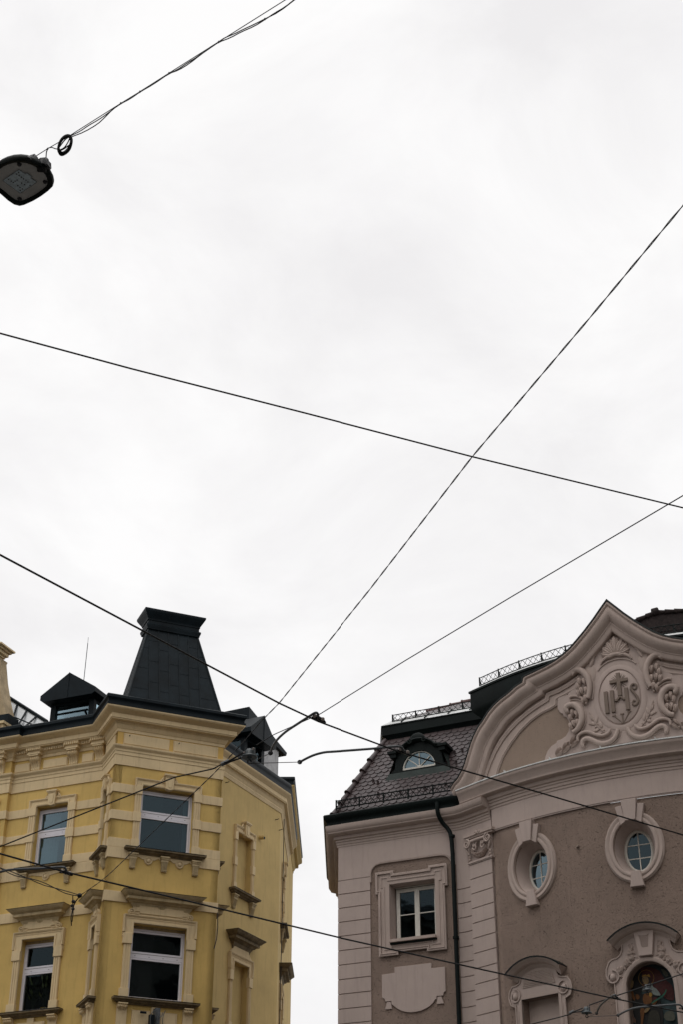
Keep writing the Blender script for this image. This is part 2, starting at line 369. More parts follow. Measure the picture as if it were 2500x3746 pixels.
# architrave under the frieze
pa = [(0, 16.56), (.03, 16.56), (.03, 16.84), (.045, 16.845), (.045, 16.94), (.06, 16.945), (.06, 17.0), (.085, 17.03), (.11, 17.05), (.125, 17.07), (.125, 17.105), (0, 17.12)]
m = MB(); m.hsweep([Lend, Lr2, Lr, Lc, A, Rc, rside.xy(1.8)], pa, side=-1); build('architrave', m, Y_TRIM, house)
m = MB(); m.hsweep(chainB, [(0, 17.46), (.02, 17.46), (.03, 17.5), (.05, 17.56), (.03, 17.6), (0, 17.6)], side=-1); build('architrave', m, Y_TRIM, house)
# frieze field + panels of the bay
m = MB(bay); m.box(.0, BAYW, 0, .012, 17.1, 17.52)
build('frieze', m, Y_OCHRE, house)
for a, b in ((.18, 1.43), (1.58, 2.83)):
    m = MB(bay); m.prism(rect(a, b, 17.16, 17.46), .01, .05, c=.012); m.box(a - .02, b + .02, .01, .03, 17.145, 17.475); m.tube([(a + .13, .05, 17.4), (a + .13, .1, 17.4)], .012, 6, mi=1); build('frieze_panel', m, [Y_TRIM, DARK], house)
m = MB(side); m.prism(rect(.16, SIDEW - .2, 17.16, 17.46), 0, .04, c=.012); build('frieze_panel', m, Y_TRIM, house)
for a, b in ((1.17, 1.97), (2.38, 2.9), (.34, .72)):
    m = MB(left); m.prism(rect(a, b, 17.14, 17.42), 0, .03, c=.01); m.prism(rect(a + .02, b - .02, 17.16, 17.4), .03, .05, c=.01); build('frieze_panel', m, Y_TRIM, house)
def scroll_bracket(F, uc, wd, z0, z1, pr, name='bracket', lobes=4, w0=0, mat_=None, parent=None):
    """fluted console: profile (w,z) swept across lobes"""
    m = MB(F); H_ = z1 - z0
    prof = [(0, 0), (.25, .0), (.33, .06), (.34, .13), (.26, .2), (.30, .3), (.38, .42), (.52, .55), (.74, .62), (.92, .68), (1., .78), (.96, .88), (.86, .94), (.9, 1.)]
    for i in range(lobes):
        c0 = uc - wd / 2 + wd * i / lobes; c1 = c0 + wd / lobes; nn = 5; P = []; k = len(prof)
        for j in range(nn + 1):
            u = c0 + (c1 - c0) * j / nn; b = .72 + .28 * math.sin(math.pi * j / nn) ** .7
            P += [(u, w0 + pr * p[0] * b, z0 + H_ * p[1]) for p in prof]
        m.add(P, [(j * k + q, j * k + q + 1, (j + 1) * k + q + 1, (j + 1) * k + q) for j in range(nn) for q in range(k - 1)])
    m.add([(uc - wd / 2, w0 + pr * .72 * p[0], z0 + H_ * p[1]) for p in prof] + [(uc - wd / 2, w0, z1)], [tuple(range(len(prof) + 1))])
    m.add([(uc + wd / 2, w0 + pr * .72 * p[0], z0 + H_ * p[1]) for p in prof] + [(uc + wd / 2, w0, z1)], [tuple(range(len(prof) + 1))])
    for sgn in (-1, 1):   # volute eyes on the flanks
        m.lathe(m.M(uc + sgn * wd / 2, w0 + pr * .6, z0 + H_ * .8), [(.0, .02), (pr * .22, .02), (pr * .3, 0)], 12, axis=(F.d[0] * sgn, F.d[1] * sgn, 0))
    m.box(uc - wd / 2 - .02, uc + wd / 2 + .02, w0, w0 + pr * 1.02, z1, z1 + .03)
    return build(name, m, mat_ or Y_TRIM, parent or house)
for u in (2.2, .98, .14): scroll_bracket(left, u, .27, 17.13, 17.52, .22)
for u in (3.3, 4.6, 5.9): scroll_bracket(left, u, .27, 17.13, 17.52, .22, w0=.13)
m = MB(left)
for u in (2.2, .98, .14, 3.3):
    w0 = .13 if u > 3 else 0
    m.box(u - .21, u + .21, w0, w0 + .235, 17.56, 17.60); m.box(u - .2, u + .2, w0, w0 + .22, 17.6, 17.66); m.box(u - .24, u + .24, w0, w0 + .255, 17.66, 17.735)
    for k in range(7): m.box(u - .235 + k * .068, u - .195 + k * .068, w0 + .255, w0 + .29, 17.665, 17.735)
u = 0.05
while u < 2.9:
    m.box(u, u + .04, .1, .17, 17.66, 17.735); u += .075
build('dentil_course', m, Y_TRIM, house)
# risalit edge capitals on left facade
m = MB(left)
for z in (16.35, 15.95):
    m.tube([(RIS + .28, .13 + .05 + .0, z)] + [(p[0], .2, p[1]) for p in spiral((RIS + .28, z), .1, .02, 1.2, -1.6)], .022, 6)
m.box(RIS + .18, RIS + .95, .13, .2, 15.7, 15.9); m.box(RIS + .18, RIS + .95, .13, .17, 13.9, 15.7)
build('pilaster', m, Y_TRIM, house)
# horizontal bands
def bands(zs, wpr=.03):
    m = MB()
    for z0, z1 in zs:
        yield z0, z1, [(0, z0), (wpr, z0), (wpr, z1), (0, z1)]
def bandset(name, plan, z0, z1, w=.032):
    m = MB(); m.hsweep(plan, [(0, z0), (w - .006, z0), (w, z0 + .006), (w, z1 - .006), (w - .006, z1), (0, z1)], side=-1); return build(name, m, Y_TRIM, house)
for z0, z1 in ((15.80, 16.04), (15.05, 15.30)):
    bandset('string_band', [Lend, Lr2, Lr, left.xy(2.27)], z0, z1)
    bandset('string_band', [left.xy(.79), Lc, side.xy(SIDEW - .26)], z0, z1)
    bandset('string_band', [side.xy(.2), A, bay.xy(.56)], z0, z1)
    bandset('string_band', [bay.xy(2.45), Rc, rside.xy(.2)], z0, z1)
for z0, z1, w in ((14.305, 14.55, .026), (14.02, 14.30, .032)):
    bandset('string_band', [Lend, Lr2, Lr, left.xy(2.27)], z0, z1, w)
    bandset('string_band', [left.xy(.79), Lc, side.xy(SIDEW - .26)], z0, z1, w)
    bandset('string_band', [side.xy(.2), A, bay.xy(.56)], z0, z1, w)
    bandset('string_band', [bay.xy(2.45), Rc, rside.xy(.2)], z0, z1, w)
bandset('string_band', [Lend, Lr2, Lr, left.xy(2.2)], 12.88, 13.15)
bandset('string_band', [left.xy(.85), Lc, side.xy(SIDEW - .2)], 12.88, 13.15)
bandset('string_band', [side.xy(.15), A, bay.xy(.6)], 12.88, 13.15)
bandset('string_band', [bay.xy(2.4), Rc, rside.xy(.2)], 12.88, 13.15)
# ---- windows
def glazing(F, w, z0, z1, ua, ub, tz, mt, blind=False, curtain=None, plants=False, narrow=False, gl=None):
    """white frame (the window mesh) + panes + room behind; returns the window object"""
    m = MB(F); d = w - .2; fo = .05
    m.box(ua, ub, d - .05, d + .03, z0, z0 + fo); m.box(ua, ub, d - .05, d + .03, z1 - fo, z1)
    m.box(ua, ua + fo, d - .05, d + .03, z0 + fo, z1 - fo); m.box(ub - fo, ub, d - .05, d + .03, z0 + fo, z1 - fo)
    m.box(ua + fo, ub - fo, d - .05, d + .03, tz - .05, tz + .05)
    for a, b in ((z0 + fo, tz - .05), (tz + .05, z1 - fo)):
        e = .008; sfw = .045
        m.box(ua + fo, ub - fo, d - .045, d + .02, a, a + e, 1); m.box(ua + fo, ub - fo, d - .045, d + .02, b - e, b, 1)
        m.box(ua + fo, ua + fo + e, d - .045, d + .02, a, b, 1); m.box(ub - fo - e, ub - fo, d - .045, d + .02, a, b, 1)
        a += e; b -= e; l = ua + fo + e; r = ub - fo - e
        m.box(l, r, d - .04, d + .04, a, a + sfw); m.box(l, r, d - .04, d + .04, b - sfw, b)
        m.box(l, l + sfw, d - .04, d + .04, a + sfw, b - sfw); m.box(r - sfw, r, d - .04, d + .04, a + sfw, b - sfw)
    nv = 4 if ub - ua > 1.2 else 2
    for k in range(nv):
        u = ua + (ub - ua) * (k + .5) / nv; m.box(u - .014, u + .014, d + .03, d + .036, tz - .012, tz - .002, 1)
    win = build('window', m, [WHITE, SEAL], house)
    zt_w = UP[1] if z0 > 12 else LO[1] if z0 > 9 else z1 + .05; p = MB(F); p.box(ua - .02, ub + .02, d - .05, d + .012, z1, zt_w + .02); build('roller_box', p, Y_HOOD, win)
    for a, b in ((z0 + fo + .053, tz - .103), (tz + .103, z1 - fo - .053)):
        p = MB(F); p.add([(ua + .1, d, a), (ub - .1, d, a), (ub - .1, d, b), (ua + .1, d, b)], [(0, 1, 2, 3)]); build('pane', p, gl or GLASS, win)
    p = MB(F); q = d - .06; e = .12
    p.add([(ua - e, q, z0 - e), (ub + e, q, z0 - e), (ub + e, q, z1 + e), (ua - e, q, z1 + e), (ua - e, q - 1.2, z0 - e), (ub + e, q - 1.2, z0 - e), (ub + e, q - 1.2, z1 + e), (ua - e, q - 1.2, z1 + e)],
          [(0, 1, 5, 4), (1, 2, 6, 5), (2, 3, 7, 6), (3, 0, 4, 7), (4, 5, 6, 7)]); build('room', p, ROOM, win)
    for c0, c1 in (curtain or ()):
        p = MB(F); n = 40; P = []
        for k in range(n + 1):
            u = c0 + (c1 - c0) * k / n; ww = d - .16 + .022 * math.sin(k * 1.35) + .01 * math.sin(k * .7)
            P += [(u, ww, z0 + .06), (u, ww, z1 - .06)]
        p.add(P, [(2 * k, 2 * k + 1, 2 * k + 3, 2 * k + 2) for k in range(n)]); build('curtain', p, CURT, win)
    return win
def surround_upper(F, win, ua, ub, jw, w=0, zb=14.32, zt=16.06, nb=3, ros=2, key=True):
    oL, oR = ua - jw, ub + jw
    m = MB(F)
    # jamb strips (fluted)
    for a, b in ((oL + .02, ua), (ub, oR - .02)):
        m.box(a, b, w, w + .04, zb, zt)
        n = 3
        for k in range(n): m.box(a + (b - a) * (k + .2) / n, a + (b - a) * (k + .75) / n, w + .04, w + .055, zb + .22, zt - .05)
    # lintel moulding
    m.prism([(oL, zt - .02), (ua, zt - .02), (ua, zt), (ub, zt), (ub, zt - .02), (oR, zt - .02), (oR, zt + .19), (oL, zt + .19)], w, w + .045)
    pth = [(oL + .01, zt - .03), (oL + .01, zt + .19), (oR - .01, zt + .19), (oR - .01, zt - .03)]
    m.sweep(pth, [(0, w + .03), (0, w + .085), (-.02, w + .085), (-.03, w + .07), (-.045, w + .065), (-.05, w + .045)])
    pth = [(ua - .0, zt - .02), (ua - .0, zt + .035), (ub + .0, zt + .035), (ub + .0, zt - .02)]
    m.sweep(pth, [(-.03, w + .03), (-.03, w + .06), (0, w + .075), (.02, w + .07), (.03, w + .045)])
    build('surround', m, Y_TRIM, win)
    for z0, z1 in ((15.80, 16.045), (15.05, 15.305), (zb, 14.56)):
        for a, b in ((oL - .012, ua + .012), (ub - .012, oR + .012)):
            m = MB(F); m.prism(rect(a, b, z0, z1), w - .02, w + .075, c=.006); build('rusticated_block', m, Y_TRIM, win)
    uc = (ua + ub) / 2
    if key:
        m = MB(F); m.prism([(uc - .1, zt - .03), (uc, zt - .06), (uc + .1, zt - .03), (uc + .13, zt + .34), (uc - .13, zt + .34)], w, w + .13, c=.008)
        m.prism([(uc - .05, zt + .03), (uc, zt + .0), (uc + .05, zt + .03), (uc + .075, zt + .26), (uc - .075, zt + .26)], w + .13, w + .145, c=.006)
        m.box(uc - .165, uc + .165, w, w + .17, zt + .34, zt + .385); m.box(uc - .145, uc + .145, w, w + .15, zt + .31, zt + .34)
        for sg in (-1, 1):
            m.tube([(p[0], w + .05, p[1]) for p in spiral((uc + sg * .2, zt + .22), .05, .012, 1.57, 1.4 * sg)], .02, 6); m.leaf((uc + sg * .17, zt + .28), .14, .06, 1.57 + sg * .5, w + .03, .05)
        build('keystone', m, Y_TRIM, win)
    sl(F, win, uc, oL, oR, w, zb, nb, ros)
def sl(F, win, uc, oL, oR, w, zb, nb, ros):
    ex = .17; a, b = oL - ex + .0, oR + ex
    m = MB(F)
    pr = [(w, zb - .14), (w + .05, zb - .14), (w + .07, zb - .11), (w + .12, zb - .09), (w + .13, zb - .06), (w + .2, zb - .045), (w + .2, zb - .01), (w, zb + .015)]
    # sill with mitred returns
    P = []; k = len(pr)
    for q, (ww, z) in enumerate(pr): pass
    plan = [(a + .2, 0), (a + .2, 0), (b - .2, 0)]
    m2 = []
    xa, xb = a + .2, b - .2
    loop = []
    for (ww, z) in pr:
        e = ww - w; loop.append([(xa - e, w, z), (xa - e, w + e, z), (xb + e, w + e, z), (xb + e, w, z)])
    P = [p for l in loop for p in l]
    m.add(P, [(i * 4 + j, i * 4 + j + 1, (i + 1) * 4 + j + 1, (i + 1) * 4 + j) for i in range(len(pr) - 1) for j in range(3)] + [(0, 1, 2, 3)])
    m.box(xa - .2, xb + .2, w, w + .21, zb - .008, zb + .004, 1)
    build('sill', m, [Y_SILL, DARK], win)
    if nb:
        for i in range(nb):
            u = xa + .05 + (xb - xa - .1) * i / (nb - 1)
            m = MB(F); z = zb - .14
            for c0, c1, wd, pj in ((z - .04, z, .25, .14), (z - .08, z - .04, .21, .12), (z - .15, z - .08, .19, .10)): m.box(u - wd / 2, u + wd / 2, w, w + pj, c0, c1)
            m.add([(u - .085, w, z - .15), (u + .085, w, z - .15), (u + .085, w + .09, z - .15), (u - .085, w + .09, z - .15), (u - .07, w, z - .36), (u + .07, w, z - .36), (u + .07, w + .045, z - .36), (u - .07, w + .045, z - .36)], [(0, 1, 2, 3), (4, 5, 6, 7), (3, 2, 6, 7), (0, 3, 7, 4), (1, 2, 6, 5)])
            for k in range(4):
                x = u - .06 + .04 * k; m.add([(x - .012, w + .092, z - .16), (x + .012, w + .092, z - .16), (x + .01, w + .055, z - .33), (x - .01, w + .055, z - .33), (x, w + .105, z - .16), (x, w + .065, z - .33)], [(0, 4, 5, 3), (4, 1, 2, 5)])
            for k in range(3): m.tube([(u - .055 + .05 * k - .017, w + .03, z - .38), (u - .055 + .05 * k + .022, w + .03, z - .38)], .022, 8)
            m.box(u - .08, u + .08, w, w + .06, z - .365, z - .345)
            build('sill_bracket', m, Y_HOOD, win)
    if ros:
        m = MB(F); z = zb - .2
        for i in range(ros):
            u = xa + .05 + (xb - xa - .1) * (i + .5) / ros
            h = (xb - xa - .3) / ros / 2
            prof = [(u - h, z + .06), (u - h, z - .03), (u - h + .07, z - .03), (u - h + .11, z + .0), (u - .17, z - .06), (u - .12, z - .06), (u - .1, z - .13), (u - .05, z - .18), (u, z - .195), (u + .05, z - .18), (u + .1, z - .13), (u + .12, z - .06), (u + .17, z - .06), (u + h - .11, z), (u + h - .07, z - .03), (u + h, z - .03), (u + h, z + .06)]
            m.prism(prof, w, w + .022, c=.006)
            m.sweep([(u + .1 * math.cos(t * .5236), z - .08 + .1 * math.sin(t * .5236)) for t in range(12)], [(0, w + .02), (0, w + .04), (.02, w + .04), (.02, w + .02)], closed=True)
            m.dome((u, z - .08), .065, .065, w + .02, .05)
        build('apron', m, Y_TRIM, win)
def surround_lower(F, win, ua, ub, jw, w=0, zb=10.52, zt=12.38, plain=False, hood=True, consoles=True):
    oL, oR = ua - jw, ub + jw; uc = (ua + ub) / 2; m = MB(F)
    for a, b in ((oL + .03, ua), (ub, oR - .03)):
        m.box(a, b, w, w + .045, zb, zt)
        for k in range(3): m.box(a + (b - a) * (k + .2) / 3, a + (b - a) * (k + .75) / 3, w + .045, w + .06, zb + .2, zt - .55)
    m.prism([(oL - .03, zt - .25), (oL + .04, zt - .25), (oL + .04, zt - .3), (ua, zt - .3), (ua, zt), (ub, zt), (ub, zt - .3), (oR - .04, zt - .3), (oR - .04, zt - .25), (oR + .03, zt - .25), (oR + .03, zt + .2), (oL - .03, zt + .2)], w, w + .06)
    m.sweep([(oL - .02, zt - .25), (oL - .02, zt + .2), (oR + .02, zt + .2), (oR + .02, zt - .25)], [(0, w + .03), (0, w + .1), (-.02, w + .1), (-.03, w + .085), (-.045, w + .08), (-.05, w + .05)])
    m.sweep([(oL + .07, zt - .3), (oL + .07, zt - .13), (oL + .04, zt - .13), (oL + .04, zt + .12), (oR - .04, zt + .12), (oR - .04, zt - .13), (oR - .07, zt - .13), (oR - .07, zt - .3)], [(0, w + .05), (0, w + .072), (-.012, w + .072), (-.012, w + .05)])
    m.sweep([(ua, zt - .3), (ua, zt + .03), (ub, zt + .03), (ub, zt - .3)], [(-.03, w + .05), (-.03, w + .075), (0, w + .085), (.02, w + .08), (.03, w + .05)])
    for sg, x in ((-1, oL - .01), (1, oR + .01)):
        for k in range(2): m.dome((x, zt - .29 - .05 * k), .022, .03, w + .0, .06)
    build('surround', m, Y_TRIM, win)
    for z0, z1 in ((zt - .54, zt - .27), (zb, zb + .21)):
        for a, b in ((oL - .012, ua + .012), (ub - .012, oR + .012)):
            m = MB(F); m.prism(rect(a, b, z0, z1), w - .02, w + .085, c=.006); build('rusticated_block', m, Y_TRIM, win)
    if hood:
        hw = (ub - ua) / 2 - .02; H0 = zt + .57; m = MB(F)
        pr = [(0, H0 - .25), (.04, H0 - .22), (.05, H0 - .16), (.09, H0 - .1), (.1, H0 - .07), (.15, H0 - .05), (.17, H0 - .02), (.25, H0), (.25, H0 + .075), (.28, H0 + .085), (.31, H0 + .12), (.37, H0 + .17), (.38, H0 + .19), (0, H0 + .21)]
        xa, xb = uc - hw, uc + hw; loop = []
        for e, z in pr: loop += [(xa - e, w, z), (xa - e, w + e, z), (xb + e, w + e, z), (xb + e, w, z)]
        m.add(loop, [(i * 4 + j, i * 4 + j + 1, (i + 1) * 4 + j + 1, (i + 1) * 4 + j) for i in range(len(pr) - 1) for j in range(3)])
        m.box(xa - .39, xb + .39, w, w + .39, H0 + .19, H0 + .2, 1)
        build('hood', m, [Y_SILL if plain else Y_HOOD, DARK], win)
        if not plain:
            m = MB(F); z = zt + .2
            half = [(hw, z + .36), (hw - .02, z + .26), (hw + .02, z + .19), (hw + .1, z + .16), (hw + .16, z + .11), (hw + .16, z + .05), (hw + .12, z + .0)]
            half = [(a, b) for a, b in half]
            m.prism([(uc + a, b) for a, b in half] + [(uc - a, b) for a, b in half[::-1]], w, w + .05, c=.008)
            hp = [(hw - .13, z + .28), (hw - .12, z + .2), (hw - .04, z + .15), (hw - .03, z + .09), (hw - .14, z + .09), (hw - .14, z + .05)]
            m.prism([(uc + .11, z + .28), (uc + .08, z + .22), (uc, z + .19), (uc - .08, z + .22), (uc - .11, z + .28)] + [(uc - a, b) for a, b in hp] + [(uc + a, b) for a, b in hp[::-1]], w + .05, w + .075, c=.008)
            for sg in (-1, 1):
                m.sweep([(uc + sg * (hw + .07) + .07 * math.cos(t * .5236), z + .09 + .07 * math.sin(t * .5236)) for t in range(12)], [(0, w + .04), (0, w + .08), (.02, w + .08), (.02, w + .04)], closed=True)
                m.dome((uc + sg * (hw + .07), z + .09), .035, .035, w + .04, .05)
                for k in range(3): m.box(uc + sg * (hw - .07) - .05 + .035 * k, uc + sg * (hw - .07) - .025 + .035 * k, w + .05, w + .09, z + .02, z + .05)
            build('scroll_panel', m, Y_TRIM, win)
    sl(F, win, uc, oL, oR, w, zb - .02, 0, 0)
    if consoles:
        for sg in (-1, 1): 
            c = scroll_bracket(F, uc + sg * ((oR - oL) / 2 - .1), .2, zb - .42, zb - .18, .16, 'sill_console', 4, w, Y_TRIM, win)
        m = MB(F)
        for sg in (-1, 1): m.box(uc + sg * ((oR - oL) / 2 - .1) - .13, uc + sg * ((oR - oL) / 2 - .1) + .13, w, w + .05, zb - 1.5, zb - .18)
        hw = (ub - ua) / 2
        for sg in (-1, 1):
            c = uc + sg * (hw * .48); h = hw * .32
            m.prism(rect(c - h, c + h, zb - 1.4, zb - .28), w, w + .035, c=.01); m.prism(rect(c - h + .04, c + h - .04, zb - 1.36, zb - .32), w + .035, w + .05, c=.006)
        m.box(uc - .1, uc + .1, w, w + .05, zb - 1.5, zb - .18)
        build('parapet_panel', m, Y_TRIM, win)
wn = glazing(bay, 0, 14.32, 16.0, .76, 2.25, 15.34, None, curtain=((.82, .95), (2.05, 2.2))); surround_upper(bay, wn, .77, 2.24, .2)
wn = glazing(left, 0, 14.32, 16.0, .98, 2.04, 15.31, None, curtain=((1.45, 1.98),)); surround_upper(left, wn, .99, 2.03, .23, nb=2, ros=1)
wn = glazing(side, 0, 14.32, 16.0, .41, .87, 15.31, None); surround_upper(side, wn, .42, .86, .2, nb=2, ros=1)
wn = glazing(bay, 0, 10.5, 12.3, .76, 2.25, 11.62, None, gl=GLASSD); surround_lower(bay, wn, .77, 2.24, .22)
wlow = glazing(left, 0, 10.5, 12.3, .98, 2.04, 11.6, None, gl=GLASSD); surround_lower(left, wlow, .99, 2.03, .23)
wn = glazing(side, 0, 10.5, 12.3, .41, .87, 11.6, None, gl=GLASSD); surround_lower(side, wn, .42, .86, .2)
for u in (4, 6.6):
    for zz in ((14.32, 16.0, 15.3), (10.5, 12.3, 11.6)): glazing(left, .13, zz[0], zz[1], u, u + 1.1, zz[2], None, gl=GLASSD)
glazing(bay, 0, 6.7, 8.6, .76, 2.25, 8, None, gl=GLASSD); glazing(left, 0, 6.7, 8.6, .98, 2.04, 8, None, gl=GLASSD)
# plant pots behind the lower left window
for u, r, h, mt in ((1.72, .085, .1, TERRA), (1.38, .1, .14, YPOT)):
    t = thing('potted_plant', {TERRA: 'green plant in a terracotta pot behind the lowest left window', YPOT: 'green plant in a yellow pot behind the lowest left window'}[mt], 'house plant', left(u, -.34, 10.5), group='pot plants on the inner window sill')
    m = MB(); m.lathe(left(u, -.34, 10.5), [(0, 0), (r * .7, 0), (r, h), (r * 1.08, h), (r * 1.08, h + .02), (r * .9, h + .02), (r * .85, h - .01), (0, h - .01)], 16); build('pot', m, mt, t)
    m = MB()
    for k in range(34):
        a = random.uniform(0, 6.28); l = random.uniform(.25, .75); le = random.uniform(.05, .2)
        b = Vector(left(u, -.34, 10.5 + h)); p1 = b + Vector((math.cos(a) * le * .4, math.sin(a) * le * .4, l * .6)); p2 = b + Vector((math.cos(a) * le, math.sin(a) * le, l))
        m.tube([b, p1, p2], .004, 4, world=True)
        d = (p2 - p1).normalized(); x = d.cross(Vector((0, 0, 1))).normalized() * .035
        m.add([p2 - d * .03, p2 + x + d * .04, p2 + d * .14, p2 - x + d * .04], [(0, 1, 2, 3)])
    build('foliage', m, LEAF, t)
# sill board of left facade: inner room floor for the pots
# blind windows of the right-hand walls
def blind(F, ua, ub):
    m = MB(F); m.box(ua - .05, ub + .05, -.24, -.16, 14.2, 16.15); b = build('blind_window', m, Y_SIDE, house)
    surround_upper(F, b, ua, ub, .14, zb=14.35, nb=2, ros=0)
    m = MB(F); m.box(ua - .05, ub + .05, -.24, -.16, 10.4, 12.5); b = build('blind_window', m, Y_SIDE, house)
    surround_lower(F, b, ua, ub, .17, plain=True, consoles=True)
    m = MB(F); hw = (ub - ua) / 2 + .05; uc = (ua + ub) / 2
    hf = [(hw - .1, 12.98), (hw - .12, 12.86), (hw - .06, 12.74), (hw + .06, 12.64), (hw + .12, 12.6)]
    m.prism([(uc + a, z) for a, z in hf] + [(uc - a, z) for a, z in hf[::-1]], 0, .05, c=.008); build('scroll_panel', m, Y_TRIM, b)
blind(right, .935, 1.84); blind(wall3, 1.2, 2.2)
bw_ = MB(rside); bw_.box(.4, 1.0, -.02, .01, 14.3, 16.1); bw_ = build('blind_window', bw_, Y_SIDE, house); surround_upper(rside, bw_, .45, .95, .2, nb=2, ros=0)
bw_ = MB(rside); bw_.box(.4, 1.0, -.02, .01, 10.5, 12.4); bw_ = build('blind_window', bw_, Y_SIDE, house); surround_lower(rside, bw_, .45, .95, .2)
m = MB(right); m.tube([(2.3, 0, 16.3), (2.3, .17, 16.28)], .06, 14); m.tube([(2.3, .165, 16.28), (2.3, .172, 16.28)], .05, 14, mi=1); build('vent_pipe', m, [Y_SIDE, DARK], house)
for u, z in ((3.25, 17.15), (3.5, 16.9), (.2, 17.3)):
    m = MB(right); m.tube([(u, 0, z), (u, .1, z), (u + .03, .1, z + .03)], .012, 6); build('wall_hook', m, DARK, house)
m = MB(bay); m.tube([(BAYW + .03, .03, 12.9), (BAYW + .04, .05, 12.5), (BAYW + .02, .06, 12.2), (BAYW - .04, .05, 11.95)], .012, 6); build('drooping_cable', m, WIRE, house)
m = MB(wall3); m.tube([(.9, .06, 17.6), (.9, .06, 14.5), (.95, .04, 11), (.9, .05, 6)], .012, 6); build('facade_cable', m, WIRE, house)
# taller house standing behind
rear = thing('rear_house', 'taller yellowish house corner with a dark gutter just behind the corner house', 'house', (-5, 56, 0))
RC = (-2.07, 52.0); rw = Flat(RC, .5, n=(1, -.01)); RE = rw.xy(8.2)
m = MB(); m.hsweep([(-9, 52), (RC[0] - .12, 52), (RC[0] - .035, 52.035), (RC[0], 52.12), RE, (-9, RE[1])], [(0, 0), (0, 20.95)], cap=False); build('wall', m, Y_SIDE, rear)
rr_ = [(-9, 52), RC, RE, (-9, RE[1])]
m = MB(); m.hsweep(rr_, [(w * .75, z + 3.08) for w, z in pc], side=-1); build('cornice', m, Y_SIDE, rear)
m = MB(); m.hsweep(rr_, [(w * .75, z + 3.08) for w, z in pg], side=-1); m.add([(p[0], p[1], 21.42) for p in rr_], [(0, 1, 2, 3)]); build('gutter', m, DARK, rear)
# ---- turret roof over the bay
def frustum(m, F, uc, ring0, ring1, mi=0):
    # ring: (half width, w front, depth, z)
    P = []
    for h, w, d, z in (ring0, ring1): P += [(uc - h, w, z), (uc + h, w, z), (uc + h, w - d, z), (uc - h, w - d, z)]
    m.add(P, [(0, 1, 5, 4), (1, 2, 6, 5), (2, 3, 7, 6), (3, 0, 4, 7)], mi)
m = MB(bay); uc = 1.53
frustum(m, bay, uc, (1.40, .08, 1.15, 18.3), (.74, -.6, .55, 21.03))
build_t = build('turret_roof', m, DARK, house)
m = MB(bay); H0, H1 = 18.3, 21.03
def tp(x, z):  # front face point at fraction x (-1..1)
    t = (z - H0) / (H1 - H0); h = 1.40 + (.74 - 1.40) * t; return (uc + h * x, .08 + (-.6 - .08) * t, z)
for k in range(6):
    x0 = -.72 + k * .29
    # seams parallel (vertical in the facade plane)
    u = uc + x0 * 1.02
    zt = H1 if abs(u - uc) < .73 else H0 + (1.40 - abs(u - uc)) / (1.40 - .74) * (H1 - H0)
    p0 = (u, .085, H0); t = (zt - H0) / (H1 - H0); p1 = (u, .085 - .68 * t, zt)
    m.tube([p0, p1], .016, 6)
for sx_ in (-1, 1): m.tube([tp(sx_, H0), tp(sx_, H1)], .03, 6)
for s3 in (.25, .5, .75): m.tube([(uc - 1.40, .08 - 1.15 * s3, H0), (uc - .74, -.6 - .55 * s3, H1)], .014, 6)
cols = [-1.2, -.735, -.44, -.14, .156, .45, .745, 1.2]
for k in range(7):
    for j in range(3):
        z = 18.95 + j * .72 + (.33 if k % 2 else .05) - .1
        a, b = uc + cols[k], uc + cols[k + 1]
        t = (z - H0) / (H1 - H0); hw = 1.40 - .66 * t; a = max(a, uc - hw + .02); b = min(b, uc + hw - .02)
        if b > a and z < H1 - .1: m.tube([(a, .083 - .68 * t, z), (b, .083 - .68 * t, z)], .004, 4)
build('seam', m, DARK, build_t)
m = MB(bay)
levels = [(.74, 21.0), (.79, 21.03), (.79, 21.06), (.81, 21.10), (.82, 21.16), (.80, 21.19), (.77, 21.2), (.77, 21.3), (.79, 21.31), (.79, 21.34), (.81, 21.38), (.86, 21.46), (.90, 21.53), (.918, 21.57), (.918, 21.62), (.87, 21.64), (.3, 21.72)]
for (h0, z0), (h1, z1) in zip(levels[:-1], levels[1:]):
    frustum(m, bay, uc, (h0, -.6 + (h0 - .74), .55 + 2 * (h0 - .74), z0), (h1, -.6 + (h1 - .74), .55 + 2 * (h1 - .74), z1))
build('turret_cap', m, DARK, house)
